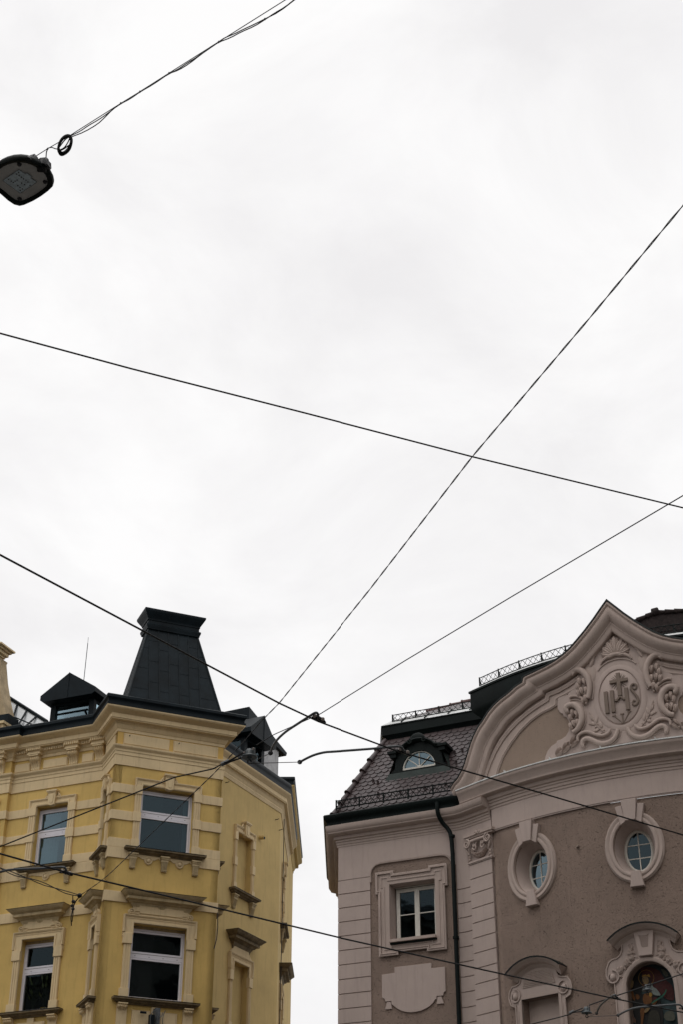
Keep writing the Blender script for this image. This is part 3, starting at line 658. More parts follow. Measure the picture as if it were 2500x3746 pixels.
# ---- dormers
def dormer(F, ua, ub, wf, z0, zh, zr, ov=.34, deep=2.4, side_glass=True):
    """front face at w=wf, window zone ua..ub, eaves zh, ridge zr"""
    uc = (ua + ub) / 2; m = MB(F); f = .17
    m.box(ua, ub, wf - .12, wf, z0 - .6, z0 + .02); m.box(ua, ub, wf - .12, wf, zh - .16, zh)
    for a, b in ((ua, ua + f), (ub - f, ub)): m.box(a, b, wf - .14, wf + .004, z0 + .02, zh - .16)
    d = build('dormer', m, DARK, house)
    for u in (ua, ub - .05):   # cheeks with a glazed opening
        s = MB(F); s.box(u, u + .05, wf - deep, wf - .145, zh - .2, zh); s.box(u, u + .05, wf - deep, wf - .145, z0 - .6, z0 + .08); s.box(u, u + .05, wf - deep, wf - .9, z0 + .08, zh - .2); build('cheek', s, DARK, d)
        s = MB(F); s.add([(u + .03, wf - .9, z0 + .08), (u + .03, wf - .14, z0 + .08), (u + .03, wf - .14, zh - .2), (u + .03, wf - .9, zh - .2)], [(0, 1, 2, 3)]); build('pane', s, GLASS, d)
    s = MB(F); s.add([(ua + f, wf - .06, z0), (ub - f, wf - .06, z0), (ub - f, wf - .06, zh - .16), (ua + f, wf - .06, zh - .16)], [(0, 1, 2, 3)]); build('pane', s, GLASS, d)
    s = MB(F)  # tilted open sash
    a, b = ua + f + .06, ub - f - .03
    s.tube([(a, wf - .03, z0), (a + .1, wf + .0, zh - .42)], .02, 4); s.tube([(a, wf - .05, zh - .42), (b, wf - .05, zh - .42)], .03, 4); build('sash', s, DARK, d)
    s = MB(F); e = .1
    pr = [(uc - (ub - ua) / 2 - ov, zh - .06), (uc - (ub - ua) / 2 - ov, zh + .08), (uc, zr), (uc + (ub - ua) / 2 + ov, zh + .08), (uc + (ub - ua) / 2 + ov, zh - .06), (uc + (ub - ua) / 2 + ov - .1, zh - .12), (uc - (ub - ua) / 2 - ov + .1, zh - .12)]
    s.prism(pr, wf - deep, wf + .32, back=True); s.tube([(uc, wf + .325, zh - .1), (uc, wf + .325, zr)], .012, 4); build('gable_roof', s, DARK, d)
    return d
dl = dormer(left, .88, 2.33, -.6, 18.9, 19.52, 20.2, ov=.19)
m = MB(left); m.tube([(1.95, -1.6, 20.0), (1.93, -1.6, 21.8)], .012, 5); m.tube([(1.93, -1.6, 21.8), (1.93, -1.6, 22.0)], .006, 4); build('lightning_rod', m, STEEL, house)
dr = dormer(right, 2.0, 3.25, -.45, 18.6, 19.6, 20.35, ov=.2, deep=1.7)
m = MB(right); m.box(4.1, 5.2, -2.2, -1.0, 17.9, 20.25); build('chimney', m, CEMENT, house)
m = MB(right); m.prism([(3.0, 20.55), (5.55, 20.2), (5.6, 20.32), (3.0, 20.95)], -1.9, -.9, back=True); build('chimney_flashing', m, DARK, house)
m = MB(right); m.box(2.6, 3.5, -.9, -.1, 18.3, 18.5); build('eaves_box', m, DARK, house)
m = MB(bay); m.box(2.2, 3.05, -1.6, -.3, 18.3, 18.66); build('roof_flashing', m, DARK, house)
# skylight roof on the far left
m = MB(left); q = [(4.6, -1.1, 20.45), (2.75, -1.1, 19.15), (2.95, -.35, 18.62), (3.9, -.35, 18.62)]
m.add([q[0], q[1], q[2], q[3], (4.9, -.5, 19.4)], [(0, 1, 2, 3, 4)]); sk = build('skylight', m, WHITEW, house)
m = MB(left)
lerp = lambda a, b, t: tuple(x + (y - x) * t for x, y in zip(a, b))
m.tube([q[0], q[1]], .06, 6)
for t in (.0, .2, .4, .6, .8, 1.): m.tube([lerp(q[0], q[1], t), lerp(q[3], q[2], t)], .03, 5)
m.tube([lerp(q[0], q[3], .45), lerp(q[1], q[2], .5)], .02, 5)
build('glazing_bar', m, DARK, sk)
# attic gable at the left edge
m = MB(left)
crv = [(3.42, 18.75), (3.47, 19.1), (3.68, 19.7), (3.86, 20.3), (4.0, 20.95), (3.97, 21.02)]
m.prism(crv + [(5.9, 21.02), (5.9, 18.1), (3.42, 18.1)], -.5, .0, c=.01, back=True); ag = build('attic_gable', m, STAINED, house)
m = MB(left); 
for e, z0, z1 in ((.0, 21.0, 21.06), (.07, 21.06, 21.12), (.16, 21.12, 21.22), (.24, 21.22, 21.27), (.34, 21.27, 21.32)): m.box(4.02 - e * .9, 6, -.3 - e * .5, e * .9, z0, z1)
build('gable_cap', m, Y_TRIM, ag)
m = MB(left); m.box(3.34, 5.9, -.52, .02, 18.75, 19.07); build('gable_flashing', m, DARK, ag)
m = MB(left); m.box(3.28, 5.9, -.1, .3, 18.66, 18.74); m.box(3.32, 5.9, -.1, .24, 18.36, 18.66); m.tube([(p[0], .28, p[1]) for p in spiral((3.5, 18.55), .1, .015, 0, 1.6)], .025, 6); build('gable_scroll', m, Y_TRIM, ag)
# facade anchor with cables under the bay sill
t = thing('wall_anchor', 'dark iron wall anchor with looping grey cables below the bay window', 'wall anchor', bay(1.5, .3, 9.2))
m = MB(bay); m.box(1.45, 1.57, .06, .3, 9.0, 10.28); m.box(1.47, 1.55, .3, .36, 9.0, 10.05); m.tube([(1.5, .37, 9.8), (1.55, .42, 9.8)], .04, 10); build('bracket', m, STEEL, t)
m = MB(bay)
for lp in ([(1.46, 10.2), (1.38, 10.18), (1.30, 10.1), (1.28, 9.9), (1.36, 9.72), (1.45, 9.6), (1.48, 9.4), (1.47, 9.2)], [(1.36, 10.18), (1.44, 10.14), (1.47, 10.02), (1.46, 9.8)], [(1.45, 10.18), (1.47, 10.08), (1.52, 10.02), (1.58, 10.06), (1.6, 10.15)], [(1.66, 10.2), (1.61, 10.08), (1.6, 9.95), (1.62, 9.8), (1.58, 9.72)], [(1.52, 10.02), (1.52, 9.82), (1.5, 9.6)], [(1.36, 9.72), (1.27, 9.7), (1.22, 9.55), (1.25, 9.3), (1.38, 9.2)]):
    m.tube([(a, .42, b) for a, b in sm(lp, 2)], .009, 6)
build('cable', m, STEEL, t)
m = MB(bay); m.box(1.3, 1.42, .2, .34, 9.85, 10.1); m.tube([(1.1, .15, 10.17), (1.25, .15, 10.17)], .03, 8); build('clamp', m, DARK, t)

# ================================================================ CHURCH
PATH = [(-0.0779, 36.0), (2.7304, 34.7202), (2.7731, 34.6991), (2.8155, 34.675), (2.8576, 34.6476), (2.8993, 34.6166), (2.9407, 34.582), (2.9816, 34.5433), (3.022, 34.5001), (3.0619, 34.4521), (3.5263, 33.8987), (3.6266, 33.7854), (3.7287, 33.6737), (3.8328, 33.5638), (3.9388, 33.4558), (4.0465, 33.3495), (4.1561, 33.2451), (4.2675, 33.1426), (4.3805, 33.042), (4.4953, 32.9433), (4.6118, 32.8467), (4.7299, 32.752), (4.8496, 32.6594), (4.9708, 32.5688), (5.0936, 32.4803), (5.2179, 32.3939), (5.3436, 32.3097), (5.4708, 32.2276), (5.5993, 32.1477), (5.7292, 32.07), (5.8604, 31.9945), (5.9928, 31.9213), (6.1265, 31.8504), (6.2614, 31.7817), (6.3975, 31.7154), (6.5346, 31.6514), (6.6729, 31.5898), (6.8121, 31.5305), (6.9524, 31.4737), (7.0936, 31.4192), (7.2357, 31.3671), (7.3787, 31.3175), (7.5225, 31.2704), (7.6671, 31.2257), (7.8125, 31.1835), (7.9585, 31.1437), (8.1052, 31.1065), (8.2525, 31.0718), (8.4004, 31.0396), (8.5488, 31.0099), (8.6977, 30.9828), (8.847, 30.9582), (8.9968, 30.9362), (9.1469, 30.9168), (9.2973, 30.8999), (9.448, 30.8856), (9.5989, 30.8738), (9.7499, 30.8647), (9.9011, 30.8581), (10.6234, 30.8455), (10.6858, 30.8447), (10.7448, 30.8404), (10.8006, 30.833), (10.8536, 30.8226), (10.9039, 30.8097), (10.9517, 30.7942), (10.9972, 30.7765), (11.0404, 30.7565), (13.8023, 29.3794)]
SS = [0.0, 3.0862, 3.1338, 3.1826, 3.2329, 3.2848, 3.3388, 3.3951, 3.4542, 3.5167, 4.239, 4.3904, 4.5417, 4.6931, 4.8444, 4.9958, 5.1471, 5.2985, 5.4498, 5.6012, 5.7525, 5.9039, 6.0552, 6.2066, 6.3579, 6.5093, 6.6606, 6.812, 6.9633, 7.1147, 7.266, 7.4174, 7.5687, 7.7201, 7.8714, 8.0228, 8.1741, 8.3255, 8.4768, 8.6282, 8.7795, 8.9309, 9.0822, 9.2336, 9.3849, 9.5363, 9.6876, 9.839, 9.9903, 10.1417, 10.293, 10.4444, 10.5957, 10.7471, 10.8984, 11.0498, 11.2011, 11.3525, 11.5038, 12.2262, 12.2886, 12.3478, 12.4041, 12.458, 12.51, 12.5602, 12.609, 12.6566, 15.7428]
AX = SS[26 + 8 + 2] if False else 7.8
_n_ = len(PATH); SN = []
for i in range(_n_):
    a = PATH[max(0, i - 1)]; b = PATH[min(_n_ - 1, i + 1)]; d = Vector((b[0] - a[0], b[1] - a[1])).normalized(); SN.append(Vector((d.y, -d.x)))
def CM(s, w, z):
    i = 0
    if s <= SS[0]: i = 0
    elif s >= SS[-1]: i = _n_ - 2
    else:
        lo, hi = 0, _n_ - 1
        while hi - lo > 1:
            mid = (lo + hi) // 2
            if SS[mid] <= s: lo = mid
            else: hi = mid
        i = lo
    t = (s - SS[i]) / (SS[i + 1] - SS[i]); p = Vector(PATH[i]).lerp(Vector(PATH[i + 1]), t)
    n = SN[i].lerp(SN[i + 1], min(1, max(0, t))).normalized()
    if s > SS[0] + 1 or True:
        if i == 0: n = Vector((wing.n[0], wing.n[1]))
        if i == _n_ - 2: n = SN[-1]
    return (p.x + n.x * w, p.y + n.y * w, z)
wing = Flat(PATH[0], 114.5)
CM.d = wing.d
AXS = SS[(_n_ - 1) // 2]
W0 = PATH[0]; back0 = (W0[0] + .0087 * 4.6, W0[1] + 4.6); WE = PATH[-1]
church = thing('church', 'mauve baroque church with a curved gable front, oval windows and a brown tiled wing roof', 'church', (W0[0] + 6, W0[1] - 2, 0))
PL = [back0] + PATH; PLR = PL + [(WE[0] + 5, WE[1] + 13)]
iF = 10  # PATH index where the pilaster starts
GV = [(SS[0] + 0, 0)]
# wing: brown field + pale frame with rounded corners
def arcp(cx, cy, r, a0, a1, n=6): return [(cx + r * math.cos(R(a0 + (a1 - a0) * i / n)), cy + r * math.sin(R(a0 + (a1 - a0) * i / n))) for i in range(n + 1)]
m = MB(wing); m.prism(rect(.8, 3.12, 0, 13.1), -.3, 0, holes=[rect(1.37, 2.53, 11.13, 12.48), rect(1.37, 2.53, 7, 8.5)]); build('wing_wall', m, C_BROWN, church)
m = MB(wing); wl = SS[1] + .0
panel = [(.87, 0.02), (.87, 12.80)] + arcp(1.11, 12.80, .24, 180, 90)[1:] + [(1.13, 13.04), (1.13, 13.06), (2.72, 13.06), (2.72, 13.04)] + arcp(2.72, 12.78, .26, 90, 10)[:] + [(3.0, 12.7), (3.0, .02)]
m.prism([(0, 12.745), (.868, 12.745)] + panel[1:-1][0:0] + [(.868, 12.80)] + arcp(1.11, 12.80, .24, 180, 90)[1:] + [(1.13, 13.055), (2.72, 13.055)] + arcp(2.72, 12.78, .26, 90, 15) + [(SS[1], 12.74), (SS[1], 13.62), (0, 13.62)], -.25, .035, c=.008)
build('wing_frieze', m, C_LIGHT, church)
m = MB(wing); m.sweep([(.868, 12.6), (.868, 12.80)] + arcp(1.11, 12.80, .24, 180, 90)[1:] + [(1.13, 13.05), (2.72, 13.05)] + arcp(2.72, 12.78, .26, 90, 15), [(0, .0), (0, .05), (-.025, .045), (-.03, .0)]); build('panel_moulding', m, C_TRIM, church)
def courses(mp, u0, u1, ztop, h, n, w0, w1, name, du=None, gap=.022):
    m = MB(mp)
    z = ztop; m.box(u0, u1, w0, w1 - .028, 0, ztop, du=du)
    for k in range(n):
        m.box(u0, u1, w0, w1, z - h + gap, z, du=du); z -= h
    return build(name, m, C_LIGHT, church)
courses(wing, -.002, .868, 12.735, .3375, 34, -.3, .035, 'quoin_wall')
m = MB(); m.hsweep([back0, W0], [(0, 0), (0, 13.9)], cap=False); build('side_wall', m, C_BROWN, church)
# cove and pilaster
cv, pl, pr_ = SS[1], SS[9], SS[10]
courses(CM, cv + .0, pl, 12.47, .336, 33, -.25, .03, 'cove_wall', du=.06)
m = MB(CM); m.box(cv, pl, -.25, .03, 12.47, 13.62, du=.06); build('cove_frieze', m, C_LIGHT, church)
courses(CM, pl - .0, pr_ + .0, 12.28 + .34, .3415, 33, -.2, .075, 'pilaster', du=.4)
m = MB(CM); m.box(pl, pr_, -.2, .03, 12.64, 13.62); m.box(pl - .03, pr_ + .04, 0, .11, 12.655, 12.70); m.box(pl - .015, pr_ + .02, 0, .09, 12.63, 12.655); build('pilaster_neck', m, C_LIGHT, church)
# mirrored (right-hand) pilaster and wing, for completeness beyond the frame
S2 = 2 * AXS
courses(CM, S2 - pr_, S2 - pl, 12.62, .3415, 33, -.2, .075, 'pilaster', du=.4)
courses(CM, S2 - pl, S2 - cv, 12.47, .336, 33, -.25, .03, 'cove_wall', du=.06)
m = MB(CM); m.box(S2 - pr_, S2 - cv, -.2, .03, 12.6, 13.62, du=.06); m.box(S2 - cv, S2, -.25, .0, 0, 13.62); build('right_wing_wall', m, C_LIGHT, church)
# capital
def capital(s0, s1):
    m = MB(CM); c = (s0 + s1) / 2; zt = 13.33
    m.box(s0 - .12, c - .08, .0, .15, zt - .045, zt + .02, du=.1); m.box(c + .08, s1 + .12, 0, .15, zt - .045, zt + .02, du=.1); m.box(s0 - .09, s1 + .09, 0, .12, zt - .09, zt - .045, du=.1)
    for sg in (-1, 1): m.tube([(p[0], .15, p[1]) for p in spiral((c + sg * .05, zt - .0), .045, .012, 1.57, 1.3 * sg)], .02, 6)
    for k in range(7): m.dome((c - .09 + .03 * k, zt + .01 + .02 * (k % 2)), .018, .018, .13, .03)
    m.tube([(s0 + .04, .12, zt - .17), (c, .13, zt - .165), (s1 - .04, .12, zt - .17)], .042, 10)
    for sg, e in ((-1, s0 + .02), (1, s1 - .02)):
        m.tube([(p[0], .16, p[1]) for p in spiral((e, zt - .22), .11, .015, 1.57, 1.8 * sg, 26)], [.03 - .0006 * i for i in range(27)], 8)
        m.tube([(e - sg * -.06, .13, zt - .28), (e + sg * .03, .13, zt - .38), (e + sg * -.03, .12, zt - .47)], [.035, .03, .012], 8)
        for k in range(5): m.leaf((e + sg * .0 + (k % 2 - .5) * .03, zt - .48 - .035 * k), .09, .045, -1.57 + (k % 2 - .5) * .6, .08, .05)
        m.tube(sm([(c + sg * .04, .1, zt - .2), (c + sg * .1, .12, zt - .26), (c + sg * .07, .12, zt - .36), (c + sg * .14, .12, zt - .4), (c + sg * .2, .12, zt - .33)], 2), .02, 6)
        m.tube([(p[0], .12, p[1]) for p in spiral((c + sg * .15, zt - .27), .04, .01, 0, 1.3 * sg)], .016, 6)
    n = 26
    for k in range(n):   # laurel festoon
        t = k / (n - 1); u = s0 + .06 + (s1 - s0 - .12) * t; z = zt - .34 - .2 * math.sin(math.pi * t)
        for j in range(3): m.leaf((u + random.uniform(-.02, .02), z + random.uniform(-.035, .035)), .09, .045, random.uniform(-.6, .6) + (t - .5) * 1.5, .05, .05 + .03 * math.sin(math.pi * t))
        m.dome((u, z), .03, .03, .03, .07)
    return build('capital', m, C_TRIM, church, smooth=50)
capital(pl, pr_); capital(S2 - pr_, S2 - pl)
# front wall
outer_px = [(3.16,14.506),(3.366,14.645),(3.528,14.703),(3.664,14.832),(3.774,14.968),(3.849,15.115),(3.93,15.261),(4.034,15.456),(4.146,15.611),(4.289,15.773),(4.449,15.894),(4.607,16.042),(4.79,16.168),(4.998,16.267),(5.239,16.351),(5.455,16.457),(5.641,16.515),(5.662,16.617),(5.727,16.644),(6.001,16.686),(6.277,16.74),(6.494,16.807),(6.704,16.902),(6.892,17.026),(7.059,17.175),(7.271,17.379),(7.49,17.62),(7.649,17.816),(7.826,18.049)]
outer_l = [(AXS + (a - AXS) * (AXS - 3.1) / (AXS - outer_px[0][0]) if False else a, b) for a, b in outer_px]
ax_e = outer_l[-1][0]; outer_l = [(a + (AXS - ax_e) * max(0, (a - 5.6) / (ax_e - 5.6)), b) for a, b in outer_l]; outer_l[-1] = (AXS, outer_l[-1][1])
outer_l = outer_l[:-1]
TOP = (AXS, 18.03)
mir = lambda pts, c=AXS: [(2 * c - a, b) for a, b in pts[::-1]]
gcurve = outer_l + [TOP] + mir(outer_l)
ell = lambda c, z, ra, rz, n=36: [(c + ra * math.cos(6.2832 * i / n), z + rz * math.sin(6.2832 * i / n)) for i in range(n)]
OVC = [5.33, AXS - .03, S2 - 5.33]; OZ = 12.19; ORA, ORZ = .46, .60
NA = AXS + .0
def arch(c, hw, z0, zs, hz=None, n=14): return [(c - hw, z0), (c + hw, z0)] + [(c + hw * math.cos(math.pi * i / n), zs + (hz or hw) * math.sin(math.pi * i / n)) for i in range(n + 1)]
holes = [ell(c, OZ, ORA, ORZ) for c in OVC] + [rect(4.86, 5.82, 7.6, 9.33), rect(S2 - 5.82, S2 - 4.86, 7.6, 9.33), arch(NA, .5, 7.3, 9.2, .52)[:-1]]
m = MB(CM); m.prism([(pr_, 0), (S2 - pr_, 0), (S2 - pr_, 13.3), (pr_, 13.3)], -.3, 0, holes=holes, grid=(.3, .5)); build('front_wall', m, C_BROWN, church)
# entablature band (plain frieze) and cornice
m = MB(CM); m.box(pr_ + .03, S2 - pr_ - .03, -.05, .03, 13.30, 14.0, du=.15); m.box(pr_, S2 - pr_, 0, .05, 13.285, 13.33, du=.15); m.box(pr_, S2 - pr_, 0, .04, 13.255, 13.275, du=.15); build('frieze', m, C_LIGHT, church)
pcw = [(0, 13.58), (.045, 13.58), (.045, 13.63), (.06, 13.635), (.06, 13.69), (.08, 13.70), (.08, 13.74), (.12, 13.76), (.13, 13.80), (.13, 13.83), (.25, 13.86), (.27, 13.88), (.27, 13.90), (.30, 13.93), (.325, 13.98), (.33, 14.06), (0, 14.07)]
m = MB(); m.hsweep([back0] + PATH[:11], pcw, side=-1); build('cornice', m, C_TRIM, church)
pcf = [(0, 13.80), (.045, 13.80), (.045, 13.86), (.065, 13.865), (.065, 13.93), (.085, 13.94), (.085, 13.98), (.12, 14.0), (.14, 14.05), (.14, 14.08), (.24, 14.1), (.26, 14.12), (.26, 14.16), (.28, 14.19), (.30, 14.26), (.34, 14.31), (.36, 14.34), (.36, 14.39), (0, 14.40)]
fr_path = [p for p in PATH[8:-8]]
m = MB(); m.hsweep(fr_path, pcf, side=-1); build('cornice', m, C_TRIM, church)
m = MB(); m.hsweep(fr_path, [(0, 14.395), (.37, 14.395), (.38, 14.40), (.38, 14.425), (.36, 14.43), (0, 14.47)], side=-1); build('cornice_flashing', m, PALE, church)
m = MB(CM)
for s_ in (5.0, 6.2, 7.4, 8.6, 9.8):
    m = MB(CM); m.box(s_, s_ + .012, .33, .392, 14.4, 14.47); build('flashing_seam', m, PALE, church)
# cove frieze between wing cornice and front cornice
m = MB(); m.hsweep(PATH[1:11], [(0, 13.58), (.04, 13.6), (.04, 13.8), (0, 13.82)], side=-1); build('cove_moulding', m, C_TRIM, church)
# tympanum wall
tb = [(a, b) for a, b in outer_l if b > 14.45 and a > 3.2]
tl = [(tb[0][0], 14.0)] + tb; ty = tl + [(AXS, 17.98)] + mir(tl)
m = MB(CM); m.prism(ty, -.35, .0, grid=(.35, .35), back=True); build('tympanum', m, C_TYMP, church)
# gable moulding
prof = [(-.0, -.3), (0.0, .36), (-.05, .375), (-.07, .35), (-.085, .33), (-.11, .345), (-.16, .345), (-.21, .325), (-.26, .28), (-.29, .225), (-.31, .20), (-.335, .20), (-.34, .185), (-.40, .175), (-.44, .165), (-.455, .15), (-.46, .06), (-.46, -.02)]
gc = gcurve
def dedupe(p, e=.02):
    o = [p[0]]
    for q_ in p[1:]:
        if math.hypot(q_[0] - o[-1][0], q_[1] - o[-1][1]) > e: o.append(q_)
    return o
m = MB(CM); m.sweep(dedupe(gc), prof); build('gable_moulding', m, C_TRIM, church, smooth=50)
m = MB(CM); m.sweep(dedupe(gc), [(.0, -.34), (.035, -.34), (.03, .37), (-.01, .385), (-.01, .37), (.0, .36)]); build('gable_flashing', m, DGREEN, church)
# inner stepped frames following the gable
def offs(p, d):
    n = len(p); o = []
    for i in range(n):
        a = p[max(0, i - 1)]; b = p[min(n - 1, i + 1)]; e = Vector((b[0] - a[0], b[1] - a[1])).normalized(); o.append((p[i][0] + e.y * d, p[i][1] - e.x * d))
    return o
inner_px = [(4.073,14.485),(4.14,14.726),(4.277,14.947),(4.462,15.192),(4.69,15.425),(4.953,15.612),(5.206,15.764),(5.516,15.902),(5.814,16.007),(6.047,16.076),(6.07,16.183),(6.132,16.205),(6.389,16.231),(6.664,16.312),(6.938,16.434)]
inner2_px = [(4.417,14.465),(4.53,14.729),(4.711,15.011),(4.979,15.271),(5.258,15.491),(5.569,15.667),(5.866,15.781),(6.142,15.831),(6.271,15.873),(6.294,16.006),(6.362,16.037),(6.598,16.091),(6.83,16.165)]
for pts_, pf in ((inner_px, [(0, 0), (0, .07), (-.03, .08), (-.06, .06), (-.09, .055), (-.09, .0)]), (inner2_px, [(0.02, 0), (.02, .045), (-.02, .05), (-.02, .035), (-.045, .035), (-.05, .02), (-.05, 0)])):
    for pp in (pts_, None):
        path_ = pts_ if pp else mir(pts_)
        m = MB(CM); m.sweep(dedupe(path_, .03), pf); build('gable_frame', m, C_TRIM, church, smooth=50)
# pale plaster ring between the moulding and the frame
lo_ = [(a, b) for a, b in offs(outer_l, .40) if b > 14.5]; lo_[-1] = (AXS - .0, 17.5) if lo_[-1][0] > AXS - .4 else lo_[-1]
for flip in (0, 1):
    A1 = dedupe([(a, b) for a, b in outer_l if b > 14.5 and a < 7.0], .03); B1 = dedupe(inner2_px, .03)
    poly = [(A1[0][0], 14.42)] + A1 + B1[::-1] + [(B1[0][0] + .0, 14.42)]
    if flip: poly = mir(poly)
    m = MB(CM); m.prism(poly, 0, .022, grid=(.3, .3)); build('gable_field', m, C_TRIM, church)
# ---- cartouche
cart = [(5.88,14.535),(5.932,14.686),(6,14.796),(6.105,14.88),(6.233,14.922),(6.253,14.972),(6.365,14.981),(6.484,15.027),(6.568,15.135),(6.597,15.256),(6.59,15.387),(6.541,15.484),(6.469,15.528),(6.462,15.585),(6.382,15.642),(6.341,15.746),(6.338,15.897),(6.363,16.022),(6.626,16.031),(6.836,16.281),(6.889,16.457),(7.105,16.576),(7.327,16.81),(7.53,17.032),(7.739,17.274)]
cart = [(a, b) for a, b in cart]; cart[-1] = (AXS, 17.25)
fc = [(cart[0][0] - .02, 14.42)] + cart
m = MB(CM); m.prism(fc[:-1] + [(AXS, 17.25)] + mir(fc[:-1]), 0, .045, c=.012, grid=(.3, .3)); ca = build('cartouche', m, C_LIGHT, church)
OC = (AXS, 15.69)
# oval
m = MB(CM); m.prism(ell(OC[0], OC[1], .475, .66, 48), .045, .075, c=.02); m.sweep(ell(OC[0], OC[1], .50, .69, 48)[::-1], [(0, .04), (0, .07), (.05, .075), (.12, .05), (.12, .04)], closed=True); build('oval_medallion', m, C_LIGHT, ca, smooth=50)
m = MB(CM)
def bar(a, b, w_=.05, h=.12, c=.006):
    d = Vector((b[0] - a[0], b[1] - a[1])).normalized(); n = Vector((-d.y, d.x)) * w_ / 2
    m.prism([(a[0] + n.x, a[1] + n.y), (b[0] + n.x, b[1] + n.y), (b[0] - n.x, b[1] - n.y), (a[0] - n.x, a[1] - n.y)], .06, h, c=c)
for a, b, wd in ((-.31, .12, .085), (-.165, .12, .085), (.17, .18, .085)):
    zz = (15.79 + .0, 15.27)
    bar((OC[0] + a - .0, 15.87), (OC[0] + a, 15.33), .085)
bar((OC[0] + .02, 16.27), (OC[0] + .02, 15.70), .09, .13); bar((OC[0] - .19, 16.075), (OC[0] + .23, 16.075), .08, .127)
bar((OC[0] - .11, 15.61), (OC[0] - .04, 15.61), .055); bar((OC[0] + .08, 15.61), (OC[0] + .16, 15.61), .055)
m.sweep([(OC[0] + .02 + .075 * math.cos(R(180 - 18 * i)), 15.62 + .075 * math.sin(R(180 - 18 * i))) for i in range(11)], [(0, .06), (0, .12), (-.04, .12), (-.04, .06)])
for a in (45, 62, 118, 135, 215, 232, 248, 305, 320, 35, 148):
    c_ = (OC[0] + .02, 16.075); m.leaf((c_[0] + .15 * math.cos(R(a)), c_[1] + .15 * math.sin(R(a))), .17, .022, R(a), .065, .012, n=4, m=4, rib=False)
# S
S_ = sm([(.385, 15.84), (.36, 15.80), (.31, 15.83), (.31, 15.90), (.37, 15.95), (.44, 15.90), (.43, 15.80), (.37, 15.70), (.31, 15.60), (.30, 15.50), (.35, 15.42), (.42, 15.42), (.44, 15.50), (.40, 15.55), (.37, 15.51)], 2)
S_ = [(OC[0] + 2 * .36 - a - .0, b) for a, b in S_]
S_ = [(a - .0, b) for a, b in S_]
m.tube([(a, .085, b) for a, b in S_], [.018 + .014 * math.sin(math.pi * i / (len(S_) - 1)) for i in range(len(S_))], 8)
# nails
for a, z_ in ((-.17, 15.25), (.02, 15.26), (.19, 15.29)):
    top = (OC[0] + a, z_); bt = (OC[0] + .02, 15.04)
    m.tube([(top[0], .08, top[1]), (bt[0] + a * .06, .08, bt[1])], [.02, .008], 6); bar((top[0] - .04, top[1]), (top[0] + .04, top[1]), .022, .10, 0)
build('monogram', m, C_LETTER, ca)
# relief ornaments: measured on the left half and mirrored
def relief(name, fn):
    for fl in (False, True):
        mm = MB(CM); T_ = (lambda p: (2 * AXS - p[0], p[1])) if fl else (lambda p: p); fn(mm, T_, -1 if fl else 1); build(name, mm, C_TRIM, ca, smooth=50)
big_volute = [(6.871,16.458),(6.837,16.492),(6.854,16.538),(6.918,16.56),(7.001,16.539),(7.092,16.467),(7.16,16.352),(7.202,16.218),(7.207,16.068),(7.188,15.925),(7.145,15.787)]
low_volute = [(6.66,15.582),(6.624,15.579),(6.591,15.622),(6.596,15.68),(6.661,15.723),(6.766,15.721),(6.866,15.651),(6.937,15.528),(6.96,15.383),(6.936,15.248),(6.867,15.136),(6.792,15.06),(6.707,15.045)]
mid_band = [(6.677,15.933),(6.75,15.951),(6.843,15.93),(6.933,15.883),(6.986,15.835)]
bot_band = [(6.954,14.668),(6.919,14.664),(6.901,14.725),(6.931,14.799),(7.013,14.827),(7.102,14.796),(7.186,14.733),(7.291,14.66),(7.421,14.622),(7.556,14.636),(7.671,14.705),(7.735,14.807),(7.761,14.905)]
up_band = [(6.805,14.815),(6.801,14.896),(6.84,14.957),(6.936,14.993),(7.051,14.991),(7.136,14.938),(7.244,14.87),(7.374,14.82),(7.496,14.83),(7.568,14.885),(7.59,14.949)]
leaves1 = [(6.964,16.261),(7.084,16.233),(6.918,16.136),(6.991,16.019),(7.106,16.005),(6.916,15.976),(7.083,15.814)]
leaves2 = [(6.726,15.531),(6.827,15.483),(6.669,15.426),(6.744,15.257),(6.831,15.26),(6.662,15.206),(7.065,15.793),(7.015,15.757)]
leaves3 = [(6.668,14.868),(6.708,14.779),(6.471,14.764),(6.501,14.688),(6.284,14.682),(6.328,14.625)]
berries = [(6.814,15.402),(6.703,15.381),(6.703,15.162),(6.811,15.143),(7.065,15.929),(7.081,15.684),(6.627,14.751),(6.555,14.848)]
twig = [(7.127,15.473),(7.186,15.367),(7.238,15.181),(7.306,15.063),(7.387,14.966),(7.469,14.887)]
twigl = [(7.166,15.336),(7.278,15.254),(7.169,15.173),(7.368,15.12),(7.244,14.995)]
def f_volutes(mm, T_, sg):
    for pts_, r0 in ((big_volute, .06), (low_volute, .062)):
        p = sm([T_(q_) for q_ in pts_], 2); n = len(p)
        mm.tube([(a, .115, b) for a, b in p], [r0 * (.75 + .5 * math.sin(math.pi * (.15 + .8 * i / n))) for i in range(n)], 10, flat=1)
        p2 = offs(p, -.075 * sg); mm.tube([(a, .06, b) for a, b in p2[n // 4:]], .02, 6)
    mm.tube([(a, .075, b) for a, b in sm([T_(q_) for q_ in mid_band], 2)], .035, 8)
    mm.tube([(a, .06, b) for a, b in sm([T_((q_[0], q_[1] - .08)) for q_ in mid_band], 2)], .015, 6)
relief('volute', f_volutes)
def f_ribbon(mm, T_, sg):
    for pts_, r0 in ((bot_band, .05), (up_band, .035)):
        p = sm([T_(q_) for q_ in pts_], 2); n = len(p)
        mm.tube([(a, .10, b) for a, b in p], [r0 * (.7 + .5 * math.sin(math.pi * (.1 + .85 * i / n))) for i in range(n)], 10)
    mm.tube([(a, .055, b) for a, b in offs(sm([T_(q_) for q_ in bot_band], 2), .06 * sg)], .018, 6)
